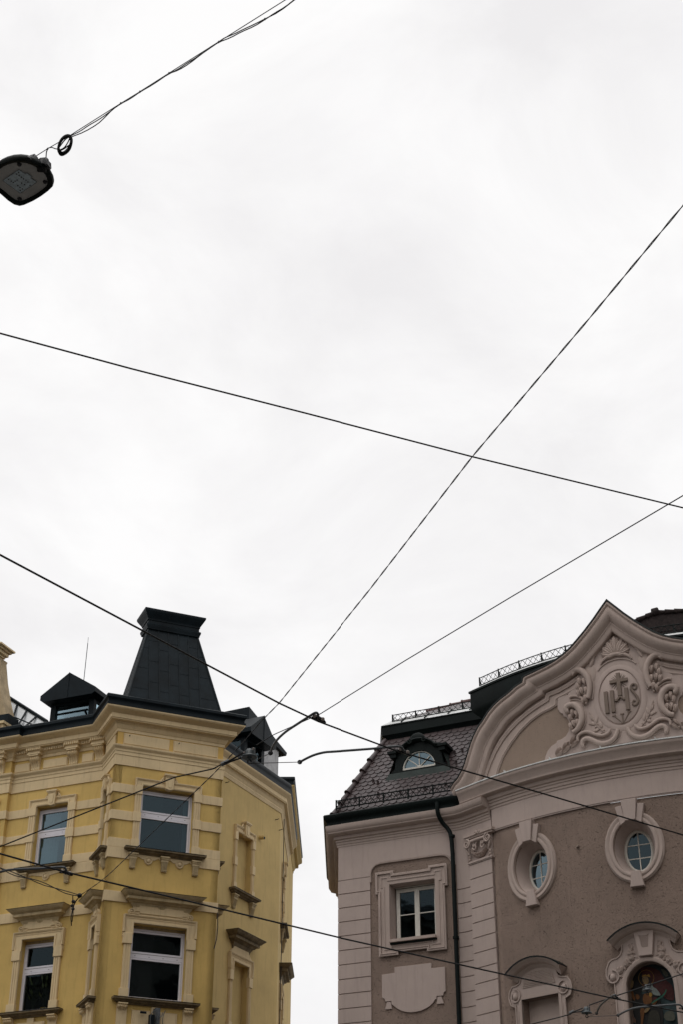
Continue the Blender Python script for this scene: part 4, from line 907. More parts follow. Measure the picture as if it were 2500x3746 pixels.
relief('ribbon_scroll', f_ribbon)
def f_leaves(lst, L0, W0_, angs, bl):
    def f(mm, T_, sg):
        for i, q_ in enumerate(lst):
            a_ = R(angs[i % 2]); mm.leaf(T_(q_), L0, W0_, a_ if sg > 0 else math.pi - a_, .06, .11)
        for k in bl: mm.dome(T_(berries[k]), .028, .028, .08, .05)
    return f
relief('laurel_drop', f_leaves(leaves1, .235, .115, (-84, -76), (4,)))
relief('laurel_drop', f_leaves(leaves2[:6], .235, .108, (-86, -74), (0, 1, 2, 3)))
relief('laurel_drop', f_leaves(leaves2[6:], .21, .1, (-78, -90), (5,)))
relief('laurel_spray', f_leaves(leaves3, .24, .085, (234, 218), (6, 7)))
def f_twig(mm, T_, sg):
    mm.tube([(a, .065, b) for a, b in sm([T_(q_) for q_ in twig], 2)], .012, 6)
    for q_, an in zip(twigl, (112, 70, 168, 98, 200)): a_ = R(an); mm.leaf(T_(q_), .2, .08, a_ if sg > 0 else math.pi - a_, .045, .03)
    for q_ in [(7.289,15.13),(7.237,15.072),(7.425,14.964),(7.37,14.906)]: mm.dome(T_(q_), .02, .02, .05, .035)
relief('laurel_twig', f_twig)
# palmette
m = MB(CM); pc_ = (AXS + .0, 16.72)
for k, (a, l) in enumerate(((90, .52), (66, .46), (114, .46), (44, .42), (136, .42), (22, .36), (158, .36), (8, .26), (172, .26))):
    a_ = R(a)
    m.leaf((pc_[0] + l * .55 * math.cos(a_), pc_[1] + l * .52 * math.sin(a_)), l, .14, a_, .055 + .004 * (k % 2), .07, tip=1.25)
    for sg in (-1, 1): m.leaf((pc_[0] + l * .72 * math.cos(a_ + sg * .16), pc_[1] + l * .72 * math.sin(a_ + sg * .16)), l * .4, .07, a_ + sg * .45, .05, .05, tip=1.2)
build('palmette', m, C_TRIM, ca, smooth=50)
m = MB(CM)
m.tube([(AXS + .38 * math.cos(R(a)), .07, 16.52 + .24 * math.sin(R(a))) for a in range(165, 10, -10)], [.02 + .035 * math.sin(math.pi * i / 15) for i in range(16)], 8)
m.tube([(AXS + .50 * math.cos(R(a)), .055, 16.30 + .34 * math.sin(R(a))) for a in range(155, 20, -10)], .018, 6)
for sg in (-1, 1):
    for e, (r0_, an) in enumerate(((.0, 40), (.06, 28))): m.leaf((AXS + sg * (.55 + e * .02), 16.78 - e * .1), .36 - .06 * e, .09, math.pi / 2 + sg * R(an), .06, .05)
    m.dome((AXS + sg * .66, 16.45), .17, .3, .03, .05)
build('crest_moulding', m, C_TRIM, ca, smooth=50)

# ---- oval windows
def oval(c):
    seg = 48; E = lambda ra, rz: ell(c, OZ, ra, rz, seg)[::-1]
    m = MB(CM); d = -.42
    # splayed reveal
    P = []; F = []
    for (ra, rz, w) in ((ORA + .02, ORZ + .02, .02), (ORA, ORZ, -.02), (.36, .5, -.28), (.33, .47, -.42)):
        P += [(p[0], w, p[1]) for p in ell(c, OZ, ra, rz, seg)]
    for k in range(3): F += [(k * seg + q, k * seg + (q + 1) % seg, (k + 1) * seg + (q + 1) % seg, (k + 1) * seg + q) for q in range(seg)]
    m.add(P, F); o = build('oval_window', m, C_LIGHT, church, smooth=50)
    m = MB(CM); m.sweep(E(ORA + .005, ORZ + .005), [(.0, -.0), (.0, .07), (.03, .085), (.07, .08), (.085, .06), (.10, .065), (.13, .08), (.16, .08), (.175, .05), (.19, .045), (.20, 0)], closed=True); build('oval_moulding', m, C_TRIM, o, smooth=50)
    m = MB(CM); m.sweep(E(.28, .42), [(0, -.40), (0, -.34), (.03, -.33), (.065, -.35), (.065, -.40)], closed=True)
    m.box(c - .012, c + .012, -.39, -.36, OZ - .43, OZ + .43)
    for z_ in (-.15, .15): 
        hw = .29 * math.sqrt(1 - (z_ / .43) ** 2); m.box(c - hw, c + hw, -.388, -.362, OZ + z_ - .011, OZ + z_ + .011)
    build('sash', m, OLDW, o)
    p = MB(CM); p.add([(q_[0], -.375, q_[1]) for q_ in ell(c, OZ, .3, .44)], [tuple(range(36))]); build('pane', p, GLASS, o)
    p = MB(CM); p.box(c - .5, c + .5, -1.3, -.45, OZ - .6, OZ + .6); p.f = p.f[:0] + [f for f in p.f]; 
    p2 = MB(CM); a, b, z0, z1 = c - .5, c + .5, OZ - .65, OZ + .65
    p2.add([(a, -.42, z0), (b, -.42, z0), (b, -.42, z1), (a, -.42, z1), (a, -1.6, z0), (b, -1.6, z0), (b, -1.6, z1), (a, -1.6, z1)], [(0, 1, 5, 4), (1, 2, 6, 5), (2, 3, 7, 6), (3, 0, 4, 7), (4, 5, 6, 7)]); build('room', p2, ROOM, o)
    m = MB(CM); zt = OZ + ORZ
    m.prism([(c - .115, zt - .04), (c + .115, zt - .04), (c + .175, zt + .44), (c - .175, zt + .44)], 0, .16, c=.008); build('keystone', m, C_LIGHT, o)
    for sg in (-1, 1):
        m = MB(CM); m.prism([(c + sg * .115, zt - .045), (c + sg * .23, zt - .115), (c + sg * .325, zt + .31), (c + sg * .178, zt + .33)], 0, .12, c=.008); build('voussoir', m, C_LIGHT, o)
    m = MB(CM); zb = OZ - ORZ; m.prism([(c - .095, zb + .04), (c + .095, zb + .04), (c + .15, zb - .30), (c - .15, zb - .30)], 0, .13, c=.008); build('drop_stone', m, C_LIGHT, o)
for c in OVC: oval(c)
# iron knob between the ovals
m = MB(CM); m.tube([(6.55, 0, 12.42), (6.55, .05, 12.4), (6.57, .08, 12.36)], .03, 8); build('iron_peg', m, C_LETTER, church)
# ---- niches
def hoodpath(px): return px
hood_l = [(4.727,9.867),(4.835,9.974),(4.938,10.04),(5.1,10.1),(5.256,10.122),(5.425,10.126),(5.589,10.106)]
body_l = [(4.893,9.837),(4.886,9.754),(4.844,9.671),(4.749,9.637),(4.63,9.63),(4.561,9.53),(4.538,9.408),(4.58,9.275),(4.681,9.225),(4.718,9.239),(4.702,9.034)]
hood_c = [(7.162,10.218),(7.293,10.329),(7.44,10.397),(7.583,10.444),(7.722,10.459),(7.891,10.451)]
body_c = [(7.377,10.149),(7.371,10.013),(7.332,9.909),(7.239,9.844),(7.127,9.826),(7.058,9.78),(6.993,9.653),(6.98,9.519),(7.014,9.42),(7.083,9.379),(7.148,9.39),(7.14,9.23)]
def niche(c, hood, body, kind, arch_):
    ze_, zt2, hw_ = hood; rr__ = (hw_ ** 2 + (zt2 - ze_) ** 2) / (2 * (zt2 - ze_)); am = math.asin(hw_ / rr__)
    full = [(c + rr__ * math.sin(am * (k / 8 - 1)), zt2 - rr__ + rr__ * math.cos(am * (k / 8 - 1))) for k in range(17)]; hs = full
    bl = [(a, b) for a, b in body] ; bl = bl[:-1] + [(bl[-1][0], 7.2)]
    top = min(p[1] for p in full) + .1; 
    n = len(full)
    capc = [(a, b - .12) for a, b in full if abs(a - c) < abs(bl[0][0] - c) + .03]
    poly = bl[::-1] + capc + mir(bl[::-1], c)[0:0] + [(2 * c - a, b) for a, b in bl]
    hole = arch(c, .5, 7.3, 9.2, .52)[:-1] if arch_ else rect(c - .48, c + .48, 7.6, 9.33)
    m = MB(CM); m.prism(poly, 0, .055, c=.01, holes=[hole], grid=(.25, .3)); o = build('niche_surround', m, C_LIGHT, church)
    m = MB(CM); m.sweep(dedupe(full), [(0, 0), (0, .30), (-.02, .31), (-.045, .29), (-.06, .25), (-.075, .24), (-.10, .2), (-.115, .13), (-.14, .12), (-.16, .07), (-.19, .06), (-.2, 0)]); m.sweep(dedupe(full), [(.018, 0), (.018, .32), (-.012, .322), (0, .3), (0, 0)], mi=1); build('hood', m, [C_TRIM, DGREEN], o, smooth=50)
    m = MB(CM)
    m.sweep(dedupe(bl), [(.0, .05), (.0, .075), (-.025, .075), (-.03, .05)]); m.sweep(dedupe([(2 * c - a, b) for a, b in bl]), [(.0, .05), (.0, .075), (.025, .075), (.03, .05)])
    if arch_:
        ap = [(c - .5, 7.3)] + arch(c, .5, 7.3, 9.2, .52)[2:][::-1] + [(c + .5, 7.3)]; ap = dedupe(ap)
        m.sweep(ap, [(0, -.02), (-.0, .07), (.03, .085), (.07, .085), (.09, .06), (.1, .05)])
    else:
        m.sweep([(c - .48, 7.6), (c - .48, 9.33), (c + .48, 9.33), (c + .48, 7.6)], [(0, -.02), (0, .06), (.03, .07), (.07, .07), (.08, .05)])
        for sg in (-1, 1):
            for k in (.57, .61): m.box(c + sg * k - .008, c + sg * k + .008, .05, .065, 7.4, 9.1)
    build('niche_moulding', m, C_TRIM, o, smooth=50)
    for sg in (-1, 1):
        vc = (c + sg * (c - bl[7][0] - .13), 9.42 if not arch_ else 9.47)
        m = MB(CM); m.tube([(p[0], .075, p[1]) for p in spiral(vc, .15, .09, 1.57, .9 * sg)], .02, 6); m.dome(vc, .07, .085, .05, .07); build('niche_volute', m, C_LIGHT, o, smooth=60)
    if not arch_:
        m = MB(CM); ar = [(c + .42 * math.cos(R(a)), 9.62 + .3 * math.sin(R(a))) for a in range(150, 29, -12)]
        pa_ = [(c - .42, 9.56)] + ar + [(c + .42, 9.56)]
        m.prism(pa_, .055, .075, c=.004)
        for k in range(9):
            z_ = 9.6 + k * .033; hw = .4 * (1 - (k / 12) ** 2)
            m.tube([(c - hw + 2 * hw * i / 14, .078, z_ + .008 * math.sin(i * 2.1 + k)) for i in range(15)], .01, 4)
        build('lunette', m, C_TRIM, o)
        m = MB(CM); m.box(c - .5, c + .5, -.32, -.2, 7.5, 9.4); build('niche_back', m, C_TRIM, o)
    return o
niche(5.34, (9.85, 10.12, .70), body_l, 0, False)
niche(S2 - 5.34, (9.85, 10.12, .70), [(a - 5.34 + S2 - 5.34, b) for a, b in body_l], 0, False)
o = niche(AXS, (10.17, 10.46, .73), body_c, 0, True)
m = MB(CM); m.prism([(AXS - .14, 9.82), (AXS + .14, 9.82), (AXS + .22, 10.36), (AXS - .22, 10.36)], .05, .14, c=.01)
for k in range(16):
    z_ = 10.0 + k * .016; m.tube([(AXS - .07 - .002 * k + (.14 + .004 * k) * i / 8, .142, z_ + .003 * math.sin(i * 1.7 + k)) for i in range(9)], .005, 4)
m.sweep([(AXS - .105, 10.27), (AXS - .06, 10.245), (AXS, 10.235), (AXS + .06, 10.245), (AXS + .105, 10.27)], [(0, .13), (0, .15), (-.012, .15), (-.012, .13)])
build('keystone', m, C_LIGHT, o)
ros_l = [(7.529,9.929),(7.552,9.826),(7.42,9.706),(7.285,9.588)]
lv_l = [(7.558,10.071),(7.581,10.031),(7.608,9.928),(7.503,9.905),(7.488,9.762),(7.452,9.784),(7.504,9.733),(7.364,9.659),(7.39,9.629),(7.247,9.629),(7.257,9.538),(7.269,9.473),(7.56,9.997),(7.328,9.637)]
def f_ros(mm, T_, sg):
    for q_ in ros_l:
        c_ = T_(q_)
        for rr, hh in ((.062, .03), (.045, .045), (.028, .058)):
            mm.sweep([(c_[0] + rr * math.cos(t * .6283), c_[1] + rr * math.sin(t * .6283)) for t in range(10)], [(0, .05), (0, .06 + hh), (.016, .055 + hh), (.018, .05)], closed=True)
        mm.dome(c_, .018, .018, .06, .05)
    for i, q_ in enumerate(lv_l): mm.leaf(T_(q_), .12, .06, random.uniform(-1, 1) - .8 * sg, .05, .045)
for fl in (False, True):
    mm = MB(CM); T_ = (lambda p: (2 * AXS - p[0], p[1])) if fl else (lambda p: p); f_ros(mm, T_, -1 if fl else 1); build('rose_garland', mm, C_TRIM, o, smooth=50)
    mm = MB(CM); pp = [(7.499,10.101),(7.621,10.142),(7.676,9.811),(7.5,9.878)]
    mm.sweep([T_(q_) for q_ in (pp if fl else pp[::-1])], [(0, .05), (0, .072), (.014, .072), (.016, .05)], closed=True); build('garland_frame', mm, C_LIGHT, o)
# mosaic picture in the arched niche
names = ['sky_', 'cloud', 'red', 'dark', 'robe', 'gold', 'skin', 'veil', 'palm', 'town', 'hair', 'night', 'olive']
MI = {k: i for i, k in enumerate(names)}; PW = -.24
m = MB(CM); lay = [PW]
def pic(col, pts_, step=.0025):
    lay[0] += step; p_, F_ = cdt(pts_); m.add([(a, lay[0], b) for a, b in p_], F_, MI[col])
pic('sky_', [(AXS - .54, 7.2), (AXS + .54, 7.2)] + [(AXS + .54 * math.cos(math.pi * i / 14), 9.2 + .56 * math.sin(math.pi * i / 14)) for i in range(15)])
pic('night', [(7.368,9.625),(7.546,9.732),(7.842,9.771),(8.072,9.675),(8.2,9.546),(8.264,9.388),(8.282,9.226),(8.08,9.334),(7.923,9.619),(7.64,9.685),(7.458,9.615)])
pic('cloud', [(8.074,9.603),(8.137,9.597),(8.206,9.518),(8.225,9.445),(8.165,9.433),(8.109,9.51)])
pic('cloud', [(7.378,9.624),(7.483,9.676),(7.601,9.671),(7.46,9.633),(7.395,9.604)])
pic('red', sm([(7.294,9.463),(7.366,9.599),(7.52,9.662),(7.678,9.681),(7.831,9.673),(7.961,9.624),(8.059,9.551),(8.108,9.42),(8.202,9.323),(8.284,9.244),(8.303,9.092),(8.284,8.926),(8.132,8.975),(8.033,9.073),(7.879,9.22),(7.599,9.294),(7.445,9.221),(7.362,9.105),(7.258,9.152)], 1, True))
pic('dark', sm([(7.387,9.623),(7.488,9.63),(7.6,9.662),(7.65,9.594),(7.655,9.467),(7.636,9.29),(7.58,9.118),(7.466,9.148),(7.413,9.224),(7.408,9.359),(7.393,9.496)], 1, True))
pic('dark', sm([(7.366,9.14),(7.464,9.13),(7.541,9.139),(7.628,9.13),(7.82,9.137),(7.984,9.077),(7.996,8.943),(8.018,8.81),(8.034,8.669),(8.007,8.549),(7.961,8.38),(7.857,8.217),(7.484,8.251),(7.437,8.516),(7.405,8.694),(7.353,8.831),(7.338,8.966)], 1, True))
pic('robe', sm([(7.38,9.228),(7.426,9.223),(7.436,9.133),(7.459,9.077),(7.442,9.008),(7.404,9.047),(7.375,9.139)], 1, True))
pic('robe', sm([(7.466,9.148),(7.531,9.14),(7.563,9.084),(7.539,9.033),(7.474,9.04)], 1, True))
pic('robe', sm([(7.638,9.129),(7.736,9.137),(7.819,9.129),(7.833,9.003),(7.787,8.92),(7.652,8.915),(7.613,8.981)], 1, True))
pic('gold', sm([(7.765,9.143),(7.83,9.145),(7.843,9.091),(7.791,9.043),(7.767,9.081)], 1, True))
pic('robe', sm([(7.819,8.96),(7.91,8.996),(7.945,8.975),(7.879,8.876),(7.82,8.881)], 1, True))
pic('robe', sm([(7.539,8.856),(7.636,8.847),(7.635,8.759),(7.58,8.589),(7.53,8.333),(7.493,8.336),(7.539,8.593)], 1, True))
pic('red', sm([(7.837,9.038),(7.915,9.04),(7.949,9.01),(7.848,8.966)], 1, True))
pic('olive', sm([(7.754,8.791),(7.923,8.775),(7.958,8.597),(7.924,8.297),(7.676,8.276),(7.672,8.58)], 1, True))
pic('skin', sm([(7.628,8.777),(7.662,8.835),(7.742,8.845),(7.767,8.825),(7.711,8.769),(7.643,8.74)], 1, True))
pic('skin', sm([(7.379,9.408),(7.406,9.431),(7.439,9.433),(7.465,9.407),(7.459,9.354),(7.432,9.276),(7.38,9.273),(7.373,9.345)], 1, True))
pic('veil', sm([(7.843,9.349),(7.866,9.302),(7.881,9.238),(7.934,9.215),(7.982,9.148),(8.031,9.055),(7.918,9.066),(7.845,9.108),(7.817,9.2)], 1, True))
pic('hair', sm([(7.745,9.476),(7.809,9.469),(7.841,9.42),(7.849,9.321),(7.822,9.244),(7.771,9.285),(7.789,9.363)], 1, True))
pic('skin', sm([(7.67,9.474),(7.736,9.485),(7.789,9.453),(7.798,9.362),(7.764,9.312),(7.686,9.32),(7.669,9.376),(7.66,9.422)], 1, True))
pic('hair', [(7.68,9.433),(7.708,9.436),(7.712,9.425),(7.68,9.424)]); pic('hair', [(7.67,9.362),(7.696,9.364),(7.698,9.355),(7.671,9.354)])
pic('gold', [(7.654,9.499),(7.671,9.488),(7.689,9.517),(7.706,9.502),(7.74,9.516),(7.765,9.496),(7.814,9.513),(7.835,9.493),(7.844,9.442),(7.79,9.466),(7.736,9.485),(7.665,9.47)])
pic('town', [(7.227,8.668),(7.324,8.738),(7.379,8.714),(7.431,8.639),(7.437,8.516),(7.321,8.527),(7.223,8.625)])
pic('night', [(7.233,8.536),(7.283,8.61),(7.317,8.58),(7.347,8.682),(7.376,8.688),(7.374,8.583),(7.433,8.56),(7.465,8.426),(7.214,8.451)])
pic('cloud', sm([(8.03,8.634),(8.104,8.732),(8.244,8.729),(8.279,8.647),(8.265,8.527),(8.083,8.543)], 1, True))
pic('palm', sm([(7.796,8.919),(7.899,8.979),(8.029,9.038),(8.109,9.101),(8.15,9.176),(8.167,9.166),(8.145,9.097),(8.063,9.017),(7.944,8.966),(7.823,8.907)], 1, True))
hc = [(7.755,9.439)][0]; hr = abs([(7.924,9.421)][0][0] - hc[0])
m.sweep([(hc[0] + hr * math.cos(t * .2094), hc[1] + hr * .98 * math.sin(t * .2094)) for t in range(30)], [(0, lay[0]), (0, lay[0] + .004), (.006, lay[0] + .004), (.006, lay[0])], closed=True, mi=MI['gold'])
build('mosaic', m, [P_[k] for k in names], o, smooth=5)
# ---- wing window
def wing_window():
    F = wing; m = MB(F)
    zb, zt, ua, ub = 11.13, 12.48, 1.37, 2.53
    d = -.24; a, b, z0, z1 = ua + .07, ub - .03, zb + .03, zt - .06
    m.box(ua - .02, ub + .02, d - .06, d - .02, zb, zt + .02, 1) if False else None
    f = .06
    for x in ((a, a + f, z0, z1), (b - f, b, z0, z1), (a + f, b - f, z0, z0 + f), (a + f, b - f, z1 - f, z1)): m.box(x[0], x[1], d - .05, d + .02, x[2], x[3])
    cc = (a + b) / 2; m.box(cc - .03, cc + .03, d - .05, d + .035, z0 + .04, z1 - .04)
    for p, q_ in ((a + f, cc - .03), (cc + .03, b - f)):
        g_ = .03
        m.box(p, p + g_, d - .04, d + .03, z0 + f, z1 - f); m.box(q_ - g_, q_, d - .04, d + .03, z0 + f, z1 - f); m.box(p + g_, q_ - g_, d - .04, d + .03, z0 + f, z0 + f + g_); m.box(p + g_, q_ - g_, d - .04, d + .03, z1 - f - g_, z1 - f)
        m.box(p + g_, q_ - g_, d - .03, d + .02, (z0 + z1) / 2 - .01, (z0 + z1) / 2 + .01)
    m.tube([(a - .01, d + .04, z1 + .02), (b + .01, d + .04, z1 + .02)], .012, 6)
    w_ = build('window', m, OLDW, church)
    for p, q_ in ((a + f, cc - .03), (cc + .03, b - f)):
        p2 = MB(F); p2.add([(p, d, z0 + f), (q_, d, z0 + f), (q_, d, z1 - f), (p, d, z1 - f)], [(0, 1, 2, 3)]); build('pane', p2, GLASSD, w_)
    p2 = MB(F); p2.add([(ua, d - .05, zb), (ub, d - .05, zb), (ub, d - .05, zt), (ua, d - .05, zt), (ua, -1.6, zb), (ub, -1.6, zb), (ub, -1.6, zt), (ua, -1.6, zt)], [(0, 1, 5, 4), (1, 2, 6, 5), (2, 3, 7, 6), (3, 0, 4, 7), (4, 5, 6, 7)]); build('room', p2, ROOM, w_)
    p2 = MB(F); P = [(ua - .0, .03, zb), (ub, .03, zb), (ub, .03, zt), (ua, .03, zt), (a - .03, d - .03, zb + .01), (b + .03, d - .03, zb + .01), (b + .03, d - .03, zt - .03), (a - .03, d - .03, zt - .03)]
    p2.add(P, [(0, 1, 5, 4), (1, 2, 6, 5), (2, 3, 7, 6), (3, 0, 4, 7)]); build('reveal', p2, C_LIGHT, w_)
    oL, oR, e = 1.15, 2.72, .07
    out = [(oL, 10.98), (oL - .0, 10.86), (oL + .36, 10.86), (oL + .36, 10.93), (oR - .36, 10.93), (oR - .36, 10.86), (oR, 10.86), (oR, 12.34), (oR + e, 12.34), (oR + e, 12.745), (oR - .27, 12.745), (oR - .27, 12.67), (oL + .27, 12.67), (oL + .27, 12.745), (oL - e, 12.745), (oL - e, 12.34), (oL, 12.34)]
    p2 = MB(F); p2.prism(out, 0, .05, c=.006, holes=[rect(ua, ub, zb, zt)]); p2.sweep(out[::-1], [(0, .03), (0, .085), (.018, .09), (.03, .07), (.045, .075), (.06, .07), (.07, .05)], closed=True); 
    ins = inset(out, .1); p2.sweep(ins[::-1], [(0, .045), (0, .065), (.02, .065), (.03, .05)], closed=True)
    build('surround', p2, C_TRIM, w_)
    p2 = MB(F); p2.box(ua + .02, ub + .02, .0, .16, zb - .05, zb - .02, 0); p2.box(ua + .03, ub, -.2, .15, zb - .02, zb + .02, 0); p2.box(ua + .02, ub + .02, 0, .1, zb - .09, zb - .05, 1); build('sill', p2, [C_TRIM, DGREEN], w_)
wing_window()
shield = [(1.14, 10.39), (1.46, 10.40), (1.46, 10.53), (2.38, 10.53), (2.38, 10.41), (2.71, 10.41), (2.71, 9.86), (2.66, 9.84), (2.645, 9.77), (2.48, 9.77), (2.48, 9.70)] + [(1.925 + .56 * math.cos(R(-12 - a)), 9.83 + .36 * math.sin(R(-12 - a))) for a in range(8, 150, 13)] + [(1.37, 9.70), (1.37, 9.77), (1.22, 9.77), (1.20, 9.84), (1.14, 9.87)]
m = MB(wing); m.prism(shield, 0, .035, c=.006)
for g_ in (((1.26, 9.755), (1.35, 9.755), (1.38, 9.6), (1.21, 9.6)), ((2.51, 9.755), (2.6, 9.755), (2.65, 9.6), (2.48, 9.6))): m.prism(list(g_)[::-1], 0, .03)
build('plaster_shield', m, C_LIGHT, church)
# downpipe
dp = [(2.78, .36, 14.22), (2.78, .36, 14.0), (2.80, .30, 13.86), (2.86, .22, 13.72), (2.96, .16, 13.60), (3.03, .15, 13.45), (3.05, .15, 13.0), (3.05, .15, 0)]
m = MB(wing); m.tube(sm(dp[:-1], 2) + [dp[-1]], .052, 12)
for z_ in (13.4, 11.0, 8.5, 6): m.tube([(3.05, .15, z_ - .02), (3.05, .15, z_ + .03)], .075, 12); m.tube([(3.05, .0, z_), (3.05, .15, z_)], .015, 5)
build('downpipe', m, DGREEN, church)
# gutter of the wing
m = MB(); m.hsweep([back0, W0, wing.xy(3.06), wing.xy(3.14, -.05)], [(.0, 14.04), (.32, 14.045), (.33, 14.06), (.30, 14.09), (.30, 14.15), (.33, 14.19), (.36, 14.22), (.38, 14.27), (.385, 14.31), (.36, 14.34), (.0, 14.38)], side=-1); build('gutter', m, DGREEN, church)
# ---- wing roof
sl_w, sl_z = -1.35, 2.35; L_ = math.hypot(sl_w, sl_z); W_B, Z_B = .12, 14.36
def RF(s, t, h=0): # t metres up the slope, h above it
    return wing(s, W_B + sl_w * t / L_ + h * sl_z / L_, Z_B + sl_z * t / L_ - h * sl_w / L_)
def hip(t): return -.649 * (W_B + sl_w * t / L_)
dorm = lambda s, z: 1.12 < s < 2.8 and 15.12 < z < 15.9
m = MB(); m.add([RF(hip(0), 0), RF(4.3, 0), RF(4.3, L_), RF(hip(L_), L_)], [(0, 1, 2, 3)]); rf = build('wing_roof', m, DGREEN, church)
# hidden left slope
Bk = lambda p, k: (p[0] + .0087, back0[1], p[2])
m = MB(); m.add([RF(hip(0), 0), RF(hip(L_), L_), Bk(RF(hip(L_), L_), 12), Bk(RF(hip(0), 0), 13)], [(0, 1, 2, 3)]); build('wing_roof', m, TILE, church)
m = MB(); tw, te = .19, .143; nr = int(L_ / te) + 1
for r_ in range(nr):
    t0 = r_ * te; off_ = (r_ % 2) * tw / 2; s_ = hip(t0) - .2 - ((hip(t0) - .2) % tw) + off_
    while s_ < 4.25:
        c_ = s_ + tw / 2
        if c_ > hip(t0 + te / 2) - .02:
            z_ = Z_B + sl_z * (t0 + te) / L_
            jt = random.uniform(-.004, .004); js = random.uniform(-.003, .003)
            lowp = [(-.5, .05), (-.49, .022), (-.4, .0), (-.28, -.022), (-.14, -.036), (0, -.04), (.14, -.036), (.28, -.022), (.4, .0), (.49, .022), (.5, .05)]
            P = [RF(c_ + a * (tw - .008) + js, max(t0 + b + jt, -.02), .036 + jt) for a, b in lowp]; P2 = [RF(c_ + a * (tw - .008) + js, max(t0 + b + jt, -.02), .018 + jt) for a, b in lowp]
            n_ = len(P); T1 = [RF(c_ + .5 * (tw - .008), t0 + te + .06, .008), RF(c_ - .5 * (tw - .008), t0 + te + .06, .008)]
            m.add(P + T1 + P2, [tuple(range(n_ + 2))] + [(i, i + 1, n_ + 2 + i + 1, n_ + 2 + i) for i in range(n_ - 1)])
        s_ += tw
for s_, t_ in ((.42, .55), (1.05, .55), (1.66, .5), (2.3, .5), (2.85, .5), (.8, 1.1), (3.0, 1.3), (3.1, 1.75), (.95, 1.0), (1.3, 1.65), (2.9, 1.7), (1.1, 2.0)):
    m.tube([RF(s_, t_ - .05, .03), RF(s_, t_, .09), RF(s_, t_ + .05, .04)], .022, 6)
build('roof_tile', m, TILE, rf, smooth=20).__setitem__('kind', 'stuff')
m = MB(); k_ = 7
for i in range(k_):
    t0 = L_ * i / k_ - .02; t1 = L_ * (i + 1) / k_ + .03
    a = Vector(RF(hip(t0), t0, .05)); b = Vector(RF(hip(t1), t1, .02)); m.tube([a, a.lerp(b, .06), b], [.088, .082, .06], 12, world=True)
    m.tube([a, a.lerp(b, .05)], .098, 12, world=True)
build('hip_tile', m, TILE, rf)
# snow guard lattice
def lattice(name, pts, h, post=4, parent=None, step=.14, r=.009, hook=True):
    """pts: world points of the bottom rail"""
    m = MB(); P = [Vector(p) for p in pts]; Ls = [0]
    for i in range(1, len(P)): Ls.append(Ls[-1] + (P[i] - P[i - 1]).length)
    def at(l):
        for i in range(1, len(P)):
            if l <= Ls[i] + 1e-9: return P[i - 1].lerp(P[i], (l - Ls[i - 1]) / (Ls[i] - Ls[i - 1]))
        return P[-1]
    up = Vector((0, 0, h)); n = max(2, int(Ls[-1] / step)); q = [at(Ls[-1] * i / n) for i in range(n + 1)]
    m.tube(q, r * 1.5, 6); m.tube([p + up for p in q], r * 1.5, 6)
    for i in range(n):
        m.tube([q[i], q[i + 1] + up], r * .8, 4); m.tube([q[i] + up, q[i + 1]], r * .8, 4)
    k = max(2, int(Ls[-1] / .62))
    for i in range(k + 1):
        p = at(Ls[-1] * i / k); m.tube([p - up * .25, p + up * 1.12], r * 2, 5)
        if hook: m.tube([p + up * .9 + Vector((0, 0, 0)), p + Vector((.12, .28, -.04))], r * 1.7, 5)
    return build(name, m, DGREEN, parent or church)
lattice('snow_guard', [RF(.05, .05, .2), RF(3.3, .05, .2)], .19, r=.011, step=.15, hook=False)
# top fascia band and pale sheet roof
wtop = W_B + sl_w
def wline(w, s0=None, s1=4.4): return [wing.xy(-.649 * w if s0 is None else s0, w), wing.xy(s1, w)]
zt_ = Z_B + sl_z
cornerW = lambda w: (Bk(wing(-.649 * w, w, 0), 10)[:2])
m = MB(); m.hsweep([(back0[0] + .03, back0[1]), (back0[0] + 6, back0[1] - .5)], [(0, 0), (0, 14.3)], cap=False); m.add([(back0[0], back0[1], 14.3), (back0[0] + 6, back0[1] - .5, 14.3), (back0[0] + 6, back0[1] - .5, 17.6), (back0[0] + 1.5, back0[1], 17.4), (back0[0] + 1.3, back0[1], 16.8)], [(0, 1, 2, 3, 4)]); build('back_wall', m, C_BROWN, church)
m = MB()
pf_ = [(-1.33, zt_ - .12), (-1.24, zt_ - .02), (-1.20, zt_ + .08), (-1.14, zt_ + .13), (-1.14, zt_ + .36), (-1.12, zt_ + .37), (-1.12, zt_ + .40), (-1.3, zt_ + .42)]
P = []
for w, z in pf_: P += [(*cornerW(w), z), wing(-.649 * w, w, z), wing(4.4, w, z)]
m.add(P, [(i * 3 + j, i * 3 + j + 1, i * 3 + j + 4, i * 3 + j + 3) for i in range(len(pf_) - 1) for j in range(2)])
build('roof_fascia', m, DGREEN, church)
m = MB(); a = [wing(-.649 * w, w, z) for w, z in ((-1.13, zt_ + .41), (-1.42, zt_ + .64))]; b = [wing(4.4, -1.42, zt_ + .64), wing(4.4, -1.13, zt_ + .41)]
m.add(a + b, [(0, 1, 2, 3)]); m.add([a[0], a[1], Bk(a[1], 8), Bk(a[0], 8)], [(0, 1, 2, 3)]); build('sheet_roof', m, PALE, church)
m = MB()
for s_ in (1.3, 1.95, 2.6, 3.2): m.tube([wing(s_, -1.12, zt_ + .425), wing(s_ + .02, -1.42, zt_ + .66)], .018, 5)
build('sheet_seam', m, DGREEN, church)
lattice('snow_guard', [wing(.98, -1.3, zt_ + .56), wing(3.6, -1.3, zt_ + .56)], .17, step=.15)
